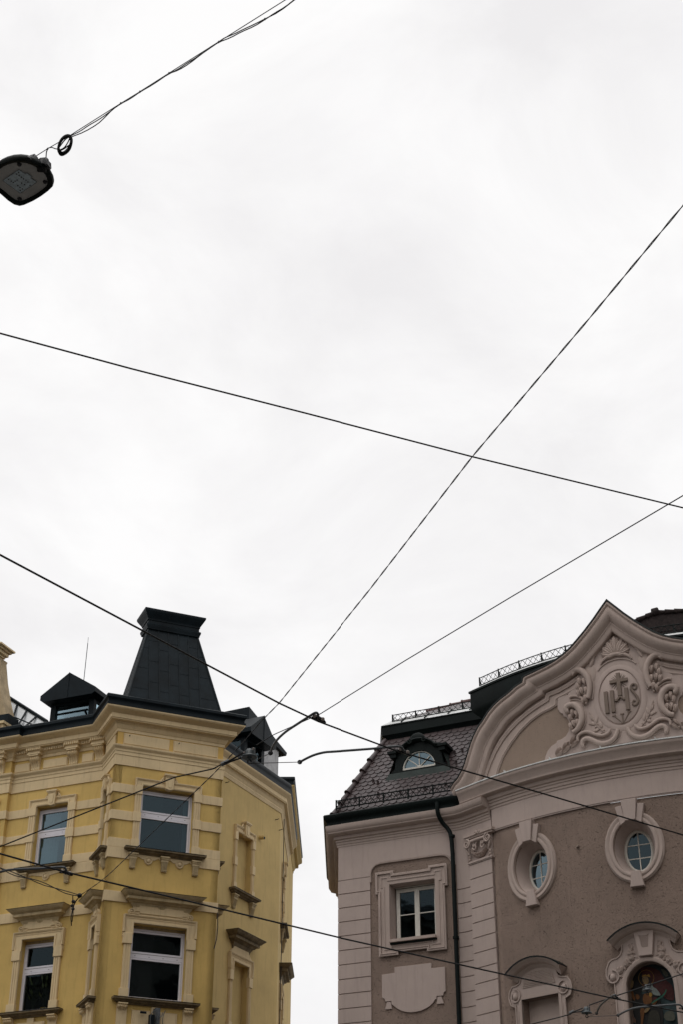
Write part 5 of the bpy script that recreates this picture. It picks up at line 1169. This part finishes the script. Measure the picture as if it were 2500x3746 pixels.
m = MB(); m.add([wing(.92, -1.42, zt_ + .64), wing(4.4, -1.42, zt_ + .64), wing(4.4, -2.9, 18.32), wing(1.4, -2.9, 18.06)], [(0, 1, 2, 3)]); m.add([wing(.92, -1.42, zt_ + .64), wing(1.4, -2.9, 18.06), Bk(wing(1.4, -2.9, 18.06), 8), Bk(wing(.92, -1.42, zt_ + .64), 8)], [(0, 1, 2, 3)]); build('upper_roof', m, TILE, church)
m = MB(); 
for i in range(9):
    a = Vector(wing(1.35 + i * .34, -2.9, 18.08 + i * .03)); b = Vector(wing(1.71 + i * .34, -2.9, 18.11 + i * .03)); m.tube([a, b], [.085, .06], 10, world=True); m.tube([a, a.lerp(b, .1)], .098, 10, world=True)
build('ridge_tile', m, RIDGE, church)
# dormer of the wing (patinated copper, half-round light)
DC = 2.03
DM = lambda u, w, z: wing(u, w - .30, z + .14)
m = MB(DM); wf = -.12
body = [(DC - .86, 15.12), (DC + .86, 15.12), (DC + .80, 15.3), (DC + .66, 15.42), (DC + .62, 15.75), (DC + .72, 15.80), (DC + .72, 15.86), (DC + .5, 15.9), (DC + .42, 16.0), (DC + .3, 16.06), (DC - .3, 16.06), (DC - .42, 16.0), (DC - .5, 15.9), (DC - .72, 15.86), (DC - .72, 15.80), (DC - .62, 15.75), (DC - .66, 15.42), (DC - .80, 15.3)]
arcl = [(DC - .44, 15.36), (DC + .44, 15.36)] + [(DC + .44 * math.cos(math.pi * i / 16), 15.36 + .44 * math.sin(math.pi * i / 16)) for i in range(1, 16)]
m.prism(body, -1.1, wf, c=.015, holes=[arcl]); dm = build('dormer', m, DGREEN, church)
m = MB(DM); m.add([(DC - .93, -.05, 15.08), (DC + .88, -.05, 15.08), (DC + .8, wf + .02, 15.3), (DC - .8, wf + .02, 15.3)], [(0, 1, 2, 3)])
m.add([(DC - .93, -.05, 15.08), (DC - .8, wf + .02, 15.3), (DC - .64, wf + .01, 15.7), (DC - .72, -.75, 15.75)], [(0, 1, 2, 3)]); m.add([(DC + .88, -.05, 15.08), (DC + .8, wf + .02, 15.3), (DC + .64, wf + .01, 15.7), (DC + .78, -.75, 15.75)], [(0, 1, 2, 3)])
build('apron_flashing', m, PATINA, dm)
m = MB(DM)
m.sweep([(DC - .66, 15.83), (DC - .52, 15.86)] + [(DC + .5 * math.cos(R(a)), 15.72 + .36 * math.sin(R(a))) for a in range(155, 24, -10)] + [(DC + .52, 15.86), (DC + .66, 15.83)], [(.04, wf - .3), (.05, wf + .1), (.02, wf + .12), (-.02, wf + .09), (-.04, wf + .04), (-.05, wf)])
for sg in (-1, 1): m.box(DC + sg * .68 - .12, DC + sg * .68 + .12, wf - .5, wf + .12, 15.80, 15.87); m.box(DC + sg * .66 - .08, DC + sg * .66 + .08, wf - .3, wf + .08, 15.70, 15.80)
build('dormer_hood', m, DGREEN, dm, smooth=50)
m = MB(DM); m.prism([(DC - .2, 16.06)] + [(DC + .2 * math.cos(R(a)), 16.1 + .17 * math.sin(R(a))) for a in range(180, -1, -20)] + [(DC + .2, 16.06)], wf - .05, wf + .08, c=.02)
for sg in (-1, 1): m.tube([(p[0], wf + .1, p[1]) for p in spiral((DC + sg * .2, 16.05), .07, .015, 1.57, 1.4 * sg)], .022, 6)
build('crest', m, DGREEN, dm, smooth=50)
m = MB(DM); ar = [(DC - .41, 15.38)] + [(DC + .41 * math.cos(math.pi - math.pi * i / 18), 15.38 + .41 * math.sin(math.pi * i / 18)) for i in range(1, 18)] + [(DC + .41, 15.38)]
m.sweep(ar[::-1] + [], [(0, wf - .1), (0, wf - .02), (-.028, wf - .02), (-.028, wf - .1)], closed=True)
m.box(DC - .41, DC + .41, wf - .1, wf - .01, 15.345, 15.40)
for a in (42, 90, 138): m.tube([(DC, wf - .05, 15.4), (DC + .39 * math.cos(R(a)), wf - .05, 15.38 + .39 * math.sin(R(a)))], .014, 5)
build('sash', m, OLDW, dm)
m = MB(DM); m.add([(a, wf - .07, b) for a, b in ar], [tuple(range(len(ar)))]); build('pane', m, GLASSS, dm)
m = MB(DM); m.box(DC - .5, DC + .5, -1.0, -.95, 15.2, 16.0); build('room', m, ROOM, dm)
# ---- main body behind the gable
Lb = SS[9]
bp = [CM(Lb + .1, -5, 0)[:2], CM(Lb + .05, -.45, 0)[:2]] + [CM(s_, -.45, 0)[:2] for s_ in [Lb + .2 + k * .35 for k in range(int((S2 - 2 * Lb - .4) / .35) + 1)]] + [CM(S2 - Lb - .05, -.45, 0)[:2], CM(S2 - Lb - .1, -5, 0)[:2]]
m = MB(); m.hsweep(bp, [(-.1, 14.3), (-.1, 16.3), (-.05, 16.45), (.1, 16.62), (.14, 16.72), (.14, 17.13), (.17, 17.14), (.17, 17.19), (-.0, 17.22)], side=-1); build('main_fascia', m, DGREEN, church)
m = MB(); m.hsweep(bp, [(.165, 17.195), (-.06, 17.36), (-.6, 17.4)], side=-1, cap=False); build('sheet_roof', m, PALE, church)
lattice('snow_guard', [CM(s_, -.45, 17.33) for s_ in [Lb + .12 + k * .35 for k in range(int((S2 - 2 * Lb - .2) / .35) + 1)]], .2, step=.16)
m = MB(); b0 = [CM(s_, -.85, 17.3) for s_ in (Lb + .2, 5, 6, 7, AXS, 8.6, 9.6, 10.6, S2 - Lb - .2)]; b1_ = [CM(s_, -4, 17.6) for s_ in (Lb + .2, 5, 6, 7, AXS, 8.6, 9.6, 10.6, S2 - Lb - .2)]
m.add(b0 + b1_, [(i, i + 1, 10 + i, 9 + i) for i in range(8)]); build('main_roof', m, TILE, church)
# hipped tile pavilion behind the gable, right
hp0 = [CM(6.9, -2.4, 18.62), CM(12.4, -2.4, 18.4), CM(12.4, -6, 18.4), CM(6.9, -6, 18.62)]; rd0, rd1 = CM(8.5, -2.7, 19.04), CM(11.2, -2.7, 18.98)
dn = lambda p, z: (p[0], p[1], z)
m = MB(); m.add(hp0 + [rd0, rd1, CM(8.5, -5, 19.05), CM(11.2, -5, 19)] + [dn(p, 17.4) for p in hp0], [(0, 1, 5, 4), (1, 2, 7, 5), (2, 3, 6, 7), (3, 0, 4, 6), (4, 5, 7, 6), (0, 1, 9, 8), (1, 2, 10, 9), (2, 3, 11, 10), (3, 0, 8, 11)]); pv = build('pavilion_roof', m, SHADETILE, church)
a0, r0_, r1_ = Vector(hp0[0]), Vector(rd0), Vector(rd1)
m = MB()
for r_ in range(12):
    t = 17.5 + r_ * .09; m.tube([Vector(dn(hp0[0], t)), Vector(dn(hp0[1], t))], .02, 5, world=True)
build('tile_course', m, SHADETILE, pv)
m = MB()
for a, b, k in ((a0, r0_, 5), (r0_, r1_, 8)):
    for i in range(k):
        p = a.lerp(b, i / k); q_ = a.lerp(b, (i + 1.05) / k); m.tube([p, q_], [.075, .05], 10, world=True)
m.tube([r0_ - Vector((.07, 0, 0)), r0_ + Vector((.07, 0, .04))], .11, 10, world=True)
build('ridge_tile', m, SHADETILE, pv)

# ================================================================ WIRES, LAMP
def wire(name, pts, r, label, cat='wire', group='overhead wires of the tramway', sag=0, ext=(0, 0)):
    P = [Vector(p) for p in pts]
    if ext[0]: P.insert(0, P[0] + (P[0] - P[1]).normalized() * ext[0])
    if ext[1]: P.append(P[-1] + (P[-1] - P[-2]).normalized() * ext[1])
    m = MB(); m.tube(P, r, 8, world=True); return build(name, m, WIRE, label=label, cat=cat, group=group, loc=P[0])
G1 = 'overhead wires of the tramway'
wire('contact_wire', [(-1.899,7.286,5.7),(-0.421,9.314,5.7),(-0.162,9.624,5.7),(0.395,10.155,5.7),(1.526,11.003,5.7),(2.814,11.983,5.7)], .0062, 'black tram wire passing in front of the turret roof and down across the oval windows', ext=(14, 12))
wire('contact_wire', [(-2.908,12.465,5.7),(-2.431,12.968,5.7),(-1.545,13.734,5.7),(-0.03,15.077,5.7),(1.474,16.308,5.7),(3.127,17.641,5.7),(4.052,18.337,5.7)], .0085, 'lowest black tram wire, running under the yellow house windows to the arched mosaic niche', ext=(14, 12))
wire('contact_wire', [(-1.695,5.936,6.2),(-1.082,6.229,6.2),(-0.196,6.628,6.2),(0.734,7.055,6.2),(2.02,7.607,6.2)], .0046, 'highest black tram wire, sloping down to the right across open sky only', ext=(14, 12))
wire('span_wire', [(1.907,7.145,6),(1.08,8.336,6),(0.433,9.287,6),(-0.156,10.184,6)] + [(-0.513,10.578,6),(-0.656,10.787,6)], .0035, 'thin steel span wire rising from the grey insulator towards the upper right', ext=(14, 0))
wire('span_wire', [(-0.917,11.138,6),(-1.02,11.275,6)] + [(-1.346,11.462,6),(-3.083,13.181,6)], .006, 'steel span wire crossing both upper windows of the yellow house', ext=(0, 14))
wire('span_wire', [(2.933,19.771,6),(2.816,19.939,6)] + [(2.479,20.363,6)], .0075, 'steel span wire at the bottom edge, left of the insulator below the blind niche', ext=(0, 16))
wire('span_wire', [(3.101,19.279,6),(3.37,18.776,6),(3.968,17.723,6)], .0075, 'steel span wire crossing the saint mosaic upwards to the right', ext=(0, 12))
# twisted cable
def twisted(name, pts, r, pitch, label, group, ext=(0, 0), strands=2, amp=None):
    P = [Vector(p) for p in pts]
    if ext[0]: P.insert(0, P[0] + (P[0] - P[1]).normalized() * ext[0])
    if ext[1]: P.append(P[-1] + (P[-1] - P[-2]).normalized() * ext[1])
    m = MB(); amp = amp or r
    L = 0; D = [0]
    for i in range(1, len(P)): L += (P[i] - P[i - 1]).length; D.append(L)
    for k in range(strands):
        q = []; n = int(L / pitch * 8)
        for j in range(n + 1):
            l = L * j / n; i = 1
            while i < len(P) - 1 and l > D[i]: i += 1
            p = P[i - 1].lerp(P[i], (l - D[i - 1]) / (D[i] - D[i - 1])); t = (P[i] - P[i - 1]).normalized(); x = t.cross(Vector((0, 0, 1))).normalized(); y = t.cross(x)
            a = 6.2832 * (l / pitch + k / strands); q.append(p + x * math.cos(a) * amp + y * math.sin(a) * amp)
        m.tube(q, r, 5, world=True)
    return build(name, m, WIRE, label=label, cat='cable', group=group, loc=P[0])
twisted('twisted_cable', [(1.549,5.127,6.3),(1.235,5.959,6.3),(0.75,7.209,6.3),(0.191,8.818,6.3),(-0.483,10.677,6.3)] + [(-0.644,11.043,6.3),(-0.766,11.364,6.3),(-0.971,11.866,6.3),(-1.098,12.166,6.3)] + [(-2.352,14.931,6.3),(-2.514,15.245,6.3),(-2.755,15.657,6.3)], .0026, .34, 'twisted black cable running from the upper right down to the knot on the yellow wall', None, ext=(12, 0), amp=.0028)
twisted('twisted_cable', [(-2.764,15.669,6.3),(-2.887,15.558,6.3),(-3.155,15.127,6.3),(-3.291,14.977,6.3),(-3.421,14.739,6.3)], .005, .8, 'loose two-strand black cable sagging left from the knot on the yellow wall', None, ext=(0, 10), amp=.012)
P = [(-2.764,15.669,6.3),(-2.818,15.731,6.3),(-2.863,15.882,6.3),(-2.902,16.036,6.3),(-2.908,16.153,6.3)]; P2 = [(-2.831,15.644,6.3),(-2.852,15.806,6.3),(-2.871,15.984,6.3),(-2.903,16.139,6.3)]
t = thing('cable_knot', 'small knotted cable end dangling in front of the plain yellow wall', 'cable knot', P[0])
m = MB()
for q_ in (P, P2): m.tube([(a, b, 6.3 + (c - 6.3) - .02 * i) for i, (a, b, c) in enumerate(sm(q_, 1))], .006, 6, world=True)
build('cable_end', m, WIRE, t)
m = MB()
for q_, r_ in ((P[0], .028), (P[2], .022), (P[3], .018), (P[4], .02)): m.lathe(q_, [(0, -r_), (r_ * .8, -r_ * .5), (r_, 0), (r_ * .7, r_ * .7), (0, r_)], 8)
build('knot', m, WIRE, t)
# insulators
def insulator(p, sc, label, pl_pts=None):
    p = Vector(p); t = thing('insulator', label, 'insulator', p, group='disc insulators of the span wires')
    m = MB(); m.lathe(p, [(0, .115 * sc), (.04 * sc, .115 * sc), (.062 * sc, .08 * sc), (.066 * sc, .03 * sc), (.07 * sc, .02 * sc), (.115 * sc, .0), (.125 * sc, -.012 * sc), (.12 * sc, -.026 * sc), (.09 * sc, -.03 * sc), (.04 * sc, -.02 * sc), (.02 * sc, -.06 * sc), (0, -.06 * sc)], 28); build('bell', m, PORC, t, smooth=60)
    m = MB(); m.tube([p + Vector((.028 * sc * math.cos(a * .5236), 0, -.09 * sc + .032 * sc * math.sin(a * .5236))) for a in range(12)], .01 * sc, 6, closed=True, world=True); build('eye_hook', m, WIRE, t)
    m = MB(); m.box(p.x + .03 * sc, p.x + .085 * sc, p.y - .02 * sc, p.y + .02 * sc, p.z + .03 * sc, p.z + .14 * sc); m.box(p.x - .1 * sc, p.x - .055 * sc, p.y - .02 * sc, p.y + .02 * sc, p.z + .01 * sc, p.z + .075 * sc); build('clevis', m, STEEL, t)
    m = MB()
    for dx, dz_ in ((.058, .12), (.045, .1), (-.085, .055)): m.lathe(p + Vector((dx * sc, -.02 * sc, dz_ * sc)), [(0, .014 * sc), (.012 * sc, .01 * sc), (.014 * sc, 0)], 8, axis=(0, -1, -.3))
    build('bolt', m, BOLT, t)
    return t
I1 = [(-0.719,11.01,6)][0]; insulator(I1, .5 * 1.0, 'grey disc insulator in front of the yellow house cornice end')
I2 = [(3.12,19.662,6)][0]; insulator(I2, .56, 'grey disc insulator below the blind niche on the church wall')
I3 = [(3.686,18.492,6)][0]; insulator(I3, .50, 'grey disc insulator hanging in front of the saint in the mosaic')
def yoke(a, b, c, label):
    t = thing('wire_clamp', label, 'wire clamp', a, group='forked clamps joining wire and insulator')
    m = MB(); m.tube([a, b], .008, 6); m.tube([a, c], .008, 6); build('fork', m, WIRE, t)
    m = MB(); m.tube([Vector(a) - Vector((.03, 0, .01)), Vector(a) + Vector((.03, 0, .02))], .018, 8); build('clamp_body', m, STEEL, t)
q_ = [(-0.918,11.158,6),(-0.767,10.946,6),(-0.782,11.043,6)]; yoke(*q_, 'dark forked clamp left of the insulator at the yellow house cornice')
q_ = [(2.934,19.684,6),(3.036,19.448,6),(3.06,19.619,6)]; yoke(*q_, 'dark forked clamp left of the insulator under the blind niche')
# registration arms
def arm(pts, r, clampp, wdir, label, tie=None):
    P = sm([Vector(p) for p in pts], 2) if False else [Vector(p) for p in sm([tuple(p) for p in pts], 2)]
    t = thing('steady_arm', label, 'steady arm', P[-1], group='curved steady arms holding the tram wires')
    m = MB(); m.tube(P, r, 12, world=True); build('tube', m, STEEL, t)
    m = MB(); c = Vector(clampp); d = Vector(wdir).normalized()
    m.tube([c - d * .06 + Vector((0, 0, .0)), c - d * .03 + Vector((0, 0, .015)), c + d * .04 + Vector((0, 0, .01)), c + d * .07 + Vector((0, 0, 0))], [.008, .017, .017, .008], 8, world=True); m.tube([P[-1], c], r * .9, 8, world=True); build('clamp', m, WIRE, t)
    for k in (-.035, .045):
        m = MB(); m.lathe(c + d * k + Vector((0, -.02, .012)), [(0, .02), (.012, .018), (.014, 0)], 10, axis=(0, -1, -.35)); build('bolt', m, BOLT, t)
    m = MB(); m.tube([P[0] + Vector((.014 * math.cos(a * .5236), .0, .014 * math.sin(a * .5236))) for a in range(12)], .005, 6, closed=True, world=True); build('end_eye', m, WIRE, t)
    if tie:
        m = MB(); m.tube([Vector(tie[0]), Vector(tie[1])], .003, 5, world=True); build('tie_wire', m, WIRE, t)
    return t
wa = [(-0.421,9.314,5.7),(0.395,10.155,5.7)]; da = Vector(wa[1]) - Vector(wa[0])
wb = [(-2.908,12.465,5.7),(3.127,17.641,5.7)]; db = Vector(wb[1]) - Vector(wb[0])
e1 = Vector(I1) - Vector((0, 0, .06)); e2 = Vector(I2) - Vector((0, 0, .06))
arm([(-0.528,10.448,5.8),(-0.509,10.326,5.8),(-0.479,10.197,5.79),(-0.438,10.071,5.78),(-0.386,9.946,5.77),(-0.312,9.786,5.75),(-0.237,9.645,5.74),(-0.187,9.543,5.73),(-0.168,9.543,5.73),(-0.162,9.585,5.72)], .009, [(-0.164,9.646,5.72)][0], da, 'curved grey steady arm standing against the sky beside the right dormer', tie=([(-0.528,10.448,5.8)][0], e1))
arm([(-0.316,10.627,5.8),(-0.261,10.524,5.79),(-0.201,10.429,5.78),(-0.125,10.355,5.77)] + [(-0.072,10.299,5.75),(0.105,10.24,5.74),(0.256,10.185,5.73),(0.394,10.116,5.72),(0.436,10.135,5.72),(0.451,10.186,5.71)], .009, [(0.451,10.223,5.71)][0], da, 'curved grey steady arm reaching right to the tiled roof of the church wing', tie=([(-0.316,10.627,5.8)][0], e1))
arm([(-3.295,13.539,5.8),(-3.151,13.331,5.79),(-3.019,13.178,5.78),(-2.911,13.081,5.76),(-2.646,12.993,5.74),(-2.467,12.916,5.73),(-2.424,12.904,5.72),(-2.429,12.989,5.72)], .0105, [(-2.443,13.051,5.71)][0], db, 'curved grey steady arm below the left upper window of the yellow house')
arm([(3.111,18.831,5.8),(3.094,18.584,5.8),(3.089,18.299,5.79),(3.1,18.016,5.77),(3.121,17.747,5.75),(3.134,17.578,5.73),(3.155,17.648,5.72)], .011, [(3.166,17.7,5.71)][0], db, 'short curved steady arm between the blind niche and the mosaic niche', tie=([(3.111,18.831,5.8)][0], e2))
arm([(3.386,18.936,5.8),(3.43,18.683,5.79),(3.49,18.475,5.78),(3.573,18.319,5.76),(3.671,18.243,5.75),(3.852,18.084,5.73),(3.947,18.009,5.72),(4.009,18.131,5.72)], .0118, [(4.022,18.206,5.71)][0], db, 'long curved steady arm crossing the lower part of the saint mosaic', tie=([(3.386,18.936,5.8)][0], e2))
# ---- street lamp with its suspension
LZ = 8.5
ol = [(-1.882,7.319,8.5),(-1.881,7.275,8.5),(-1.89,7.23,8.5),(-1.911,7.19,8.5),(-1.94,7.152,8.5),(-1.98,7.12,8.5),(-2.021,7.1,8.5),(-2.062,7.093,8.5),(-2.11,7.098,8.5),(-2.158,7.115,8.5),(-2.198,7.138,8.5),(-2.246,7.176,8.5),(-2.287,7.223,8.5),(-2.323,7.289,8.5),(-2.322,7.326,8.5),(-2.294,7.372,8.5),(-2.253,7.421,8.5),(-2.215,7.485,8.5),(-2.181,7.525,8.5),(-2.146,7.539,8.5),(-2.112,7.528,8.5),(-2.044,7.488,8.5),(-1.981,7.441,8.5),(-1.927,7.392,8.5),(-1.895,7.356,8.5)]
cx0 = sum(p[0] for p in ol) / len(ol); cy0 = sum(p[1] for p in ol) / len(ol)
lamp = thing('street_lamp', 'flat grey-green street lamp hanging from the cable at the upper left edge', 'street lamp', (cx0, cy0, LZ))
def scl(k, kz): return [(cx0 + (p[0] - cx0) * k, cy0 + (p[1] - cy0) * k, LZ + kz) for p in ol]
n = len(ol)
m = MB(); rings = [scl(.80, .012), scl(.84, .0), scl(.97, .0), scl(1.0, .012), scl(1.0, .03), scl(.93, .055), scl(.6, .085), scl(.2, .095)]
m.add([p for r_ in rings for p in r_], [(i * n + q, i * n + (q + 1) % n, (i + 1) * n + (q + 1) % n, (i + 1) * n + q) for i in range(len(rings) - 1) for q in range(n)] + [tuple(7 * n + q for q in range(n))]); build('housing', m, DGREEN, lamp, smooth=60)
m = MB(); m.add(scl(.81, .010), [tuple(range(n))]); build('lens', m, DIFF, lamp)
sq = [(-2.213,7.297,8.5),(-2.088,7.195,8.5),(-2.052,7.236,8.5),(-2.041,7.227,8.5),(-2.015,7.259,8.5),(-2.025,7.271,8.5),(-1.992,7.312,8.5),(-2.119,7.416,8.5)]
m = MB(); m.add([(p[0], p[1], LZ + .006) for p in sq] , [tuple(range(8))]); bd = build('led_board', m, LEDM, lamp)
m = MB(); m.tube([(p[0], p[1], LZ + .005) for p in sq], .0012, 4, closed=True)
for a, b in [(-2.172,7.284,8.5),(-2.094,7.22,8.5),(-2.117,7.291,8.5),(-2.085,7.265,8.5),(-2.074,7.281,8.5),(-2.06,7.294,8.5),(-2.146,7.313,8.5),(-2.092,7.32,8.5),(-2.041,7.339,8.5),(-2.122,7.343,8.5),(-2.111,7.359,8.5),(-2.098,7.375,8.5),(-2.132,7.301,8.5),(-2.05,7.31,8.5),(-2.109,7.236,8.5),(-2.096,7.25,8.5),(-2.157,7.301,8.5),(-2.076,7.333,8.5),(-2.115,7.389,8.5)] and [(q_[0], q_[1]) for q_ in [(-2.172,7.284,8.5),(-2.094,7.22,8.5),(-2.117,7.291,8.5),(-2.085,7.265,8.5),(-2.074,7.281,8.5),(-2.06,7.294,8.5),(-2.146,7.313,8.5),(-2.092,7.32,8.5),(-2.041,7.339,8.5),(-2.122,7.343,8.5),(-2.111,7.359,8.5),(-2.098,7.375,8.5),(-2.132,7.301,8.5),(-2.05,7.31,8.5),(-2.109,7.236,8.5),(-2.096,7.25,8.5),(-2.157,7.301,8.5),(-2.076,7.333,8.5),(-2.115,7.389,8.5)]]: m.lathe((a, b, LZ + .005), [(0, -.004), (.004, -.003), (.005, 0)], 6)
build('led_frame', m, WIRE, bd)
for q_ in [(-2.077,7.15,8.5),(-1.938,7.31,8.5),(-2.134,7.471,8.5)]:
    m = MB(); m.lathe((q_[0], q_[1], LZ + .008), [(0, -.012), (.012, -.01), (.016, 0)], 10); build('screw', m, SEAL, lamp)
br = [(-2.013,7.103,8.5),(-2.009,7.149,8.56),(-2.002,7.198,8.62),(-1.977,7.149,8.55),(-1.978,7.149,8.52)]
m = MB(); m.tube(br, .02, 8); m.tube([br[2], br[0]], .016, 6)
b3 = [(-1.939,7.187,8.52),(-1.94,7.19,8.56),(-1.933,7.231,8.63),(-1.917,7.23,8.58),(-1.906,7.219,8.52),(-1.941,7.211,8.5)]
m.tube([b3[0], b3[1], b3[2]], [.034, .036, .014], 10); m.tube([b3[0], b3[3]], .03, 8); m.tube([b3[2], b3[3], b3[4]], .016, 8); m.tube([b3[0], b3[5]], [.036, .03], 10); m.tube([b3[1], b3[4]], .03, 8)
m.tube([(-1.918,7.206,8.6),(-1.911,7.206,8.6),(-1.913,7.222,8.6),(-1.921,7.232,8.6)], .006, 6)
build('suspension_bracket', m, WIRE, lamp)
zt1 = lambda *a: None
main = [(-2.006,7.229,8.65),(-1.916,7.16,8.65),(-1.835,7.103,8.65),(-1.748,7.039,8.65)] + [(-1.386,6.762,8.65),(-1.255,6.665,8.65),(-1.06,6.515,8.65),(-0.738,6.27,8.65),(-0.325,5.956,8.65)]
t = thing('lamp_cable', 'bundle of three black cables slung from the lamp to the top edge', 'cable', main[0])
m = MB(); m.tube([main[0]] + main[1:] + [tuple(Vector(main[-1]) + (Vector(main[-1]) - Vector(main[-2])).normalized() * 8)], .0028, 6); build('carrier_wire', m, WIRE, t)
c2 = [(-1.732,7.009,8.62),(-1.668,6.971,8.62),(-1.61,6.922,8.62),(-1.54,6.874,8.62),(-1.482,6.826,8.62),(-1.38,6.733,8.62),(-1.328,6.701,8.62),(-1.25,6.637,8.62),(-1.165,6.573,8.62),(-1.055,6.488,8.62),(-1.006,6.464,8.62),(-0.934,6.405,8.62),(-0.87,6.358,8.62),(-0.804,6.296,8.62),(-0.735,6.244,8.62),(-0.697,6.212,8.62),(-0.641,6.185,8.62),(-0.586,6.151,8.62),(-0.513,6.11,8.62),(-0.452,6.072,8.62),(-0.368,6.021,8.62),(-0.272,5.931,8.62)]
c3 = [(-1.722,6.998,8.6),(-1.639,6.958,8.6),(-1.547,6.892,8.6),(-1.495,6.837,8.6),(-1.435,6.766,8.6),(-1.376,6.717,8.6),(-1.311,6.676,8.6),(-1.247,6.621,8.6),(-1.156,6.558,8.6),(-1.053,6.472,8.6),(-0.991,6.445,8.6),(-0.92,6.392,8.6),(-0.848,6.324,8.6),(-0.784,6.27,8.6),(-0.733,6.228,8.6),(-0.659,6.194,8.6),(-0.597,6.152,8.6),(-0.512,6.107,8.6),(-0.451,6.06,8.6),(-0.39,6.01,8.6),(-0.331,5.969,8.6),(-0.267,5.907,8.6)]
m = MB()
for c_ in (c2, c3):
    e = Vector(c_[-1]) + (Vector(c_[-1]) - Vector(c_[-2])).normalized() * 8; m.tube(sm(c_, 1) + [tuple(e)], .0034, 6)
m.tube([(-1.909,7.149,8.64),(-1.921,7.178,8.64),(-1.932,7.228,8.64)], .004, 6); m.tube(sm([(-1.9,7.13,8.63),(-1.877,7.122,8.63),(-1.856,7.136,8.63),(-1.839,7.139,8.63)], 1), .0035, 6)
build('power_cable', m, WIRE, t)
m = MB()
for q_ in [(-1.908,7.147,8.64),(-1.384,6.752,8.64),(-1.253,6.656,8.64),(-1.058,6.506,8.64),(-0.737,6.262,8.64),(-0.453,6.09,8.64)]: m.lathe(q_, [(0, -.008), (.005, -.006), (.0065, 0), (.005, .006), (0, .008)], 8)
build('cable_tie', m, WIRE, t)
t = thing('cable_coil', 'coil of spare black cable tied to the wires beside the street lamp', 'cable coil', main[3])
m = MB(); cl = [(-1.782,7.072,8.6),(-1.728,7.025,8.6),(-1.831,7.112,8.6)]
ccx = Vector([(-1.782,7.072,8.6)][0]); ex_ = Vector([(-1.743,6.992,8.6)][0]) - ccx; ey_ = Vector([(-1.75,7.093,8.6)][0]) - ccx
rnd = random.Random(3)
for k in range(9):
    f1, f2, o1, o2 = rnd.uniform(.86, 1.04), rnd.uniform(.8, 1.06), rnd.uniform(-.06, .06), rnd.uniform(-.08, .08)
    m.tube([ccx + ex_ * (f1 * math.cos(a * .2618) + o1) + ey_ * (f2 * math.sin(a * .2618) + o2) + Vector((0, 0, .008 * math.sin(k * 2 + a * .26))) for a in range(24)], .0052, 6, closed=True)
build('coil', m, WIRE, t)
m = MB()
for p in ([(-1.825,7.1,8.6),(-1.807,7.075,8.6),(-1.773,7.025,8.6),(-1.744,7.001,8.6)], [(-1.823,7.118,8.6),(-1.789,7.1,8.6),(-1.76,7.056,8.6),(-1.74,7.013,8.6)], [(-1.833,7.124,8.6),(-1.8,7.115,8.6),(-1.756,7.075,8.6)]): m.tube(sm(p, 2), .0042, 5)
build('loose_loop', m, WIRE, t)
# ================================================================ unseen houses, added to mirror in the panes and shade the facades
def added_house(x0, x1, y0, y1, h, label, rh=2.5):
    t = thing('unseen_house', label, 'house', ((x0 + x1) / 2, (y0 + y1) / 2, 0), group='unseen houses added for reflections and shade')
    m = MB(); m.box(x0, x1, y0, y1, 0, h); m.box(x0 - .3, x1 + .3, y0 - .3, y1 + .3, h, h + .25); build('wall', m, HOUSE, t)
    m = MB(); cx_, cy_ = (x0 + x1) / 2, (y0 + y1) / 2
    m.add([(x0 - .4, y0 - .4, h + .25), (x1 + .4, y0 - .4, h + .25), (x1 + .4, y1 + .4, h + .25), (x0 - .4, y1 + .4, h + .25), (x0 + 3, cy_, h + rh), (x1 - 3, cy_, h + rh)], [(0, 1, 5, 4), (1, 2, 5), (2, 3, 4, 5), (3, 0, 4)]); build('roof', m, DARK, t)
    for zf_ in range(int(h // 3.5)):
        z = 1.2 + zf_ * 3.5
        for face in range(4):
            L0, L1 = (x0, x1) if face < 2 else (y0, y1); c = L0 + 1.2
            while c < L1 - 1.8:
                m = MB(); e = .03
                if face == 0: m.box(c, c + 1.1, y0 - e, y0 + .05, z, z + 1.8)
                elif face == 1: m.box(c, c + 1.1, y1 - .05, y1 + e, z, z + 1.8)
                elif face == 2: m.box(x0 - e, x0 + .05, c, c + 1.1, z, z + 1.8)
                else: m.box(x1 - .05, x1 + e, c, c + 1.1, z, z + 1.8)
                if zf_ > 1: build('window', m, ROOM, t)
                c += 3
added_house(9.5, 28, 1, 20, 21.5, 'unseen grey house right of the viewer, added for reflections and shade')
added_house(-32, -12.5, 3, 26, 17, 'unseen grey house left of the viewer, added for reflections and shade')
added_house(-13, 14, -22, -7, 22, 'unseen grey house behind the viewer, added for reflections and shade')
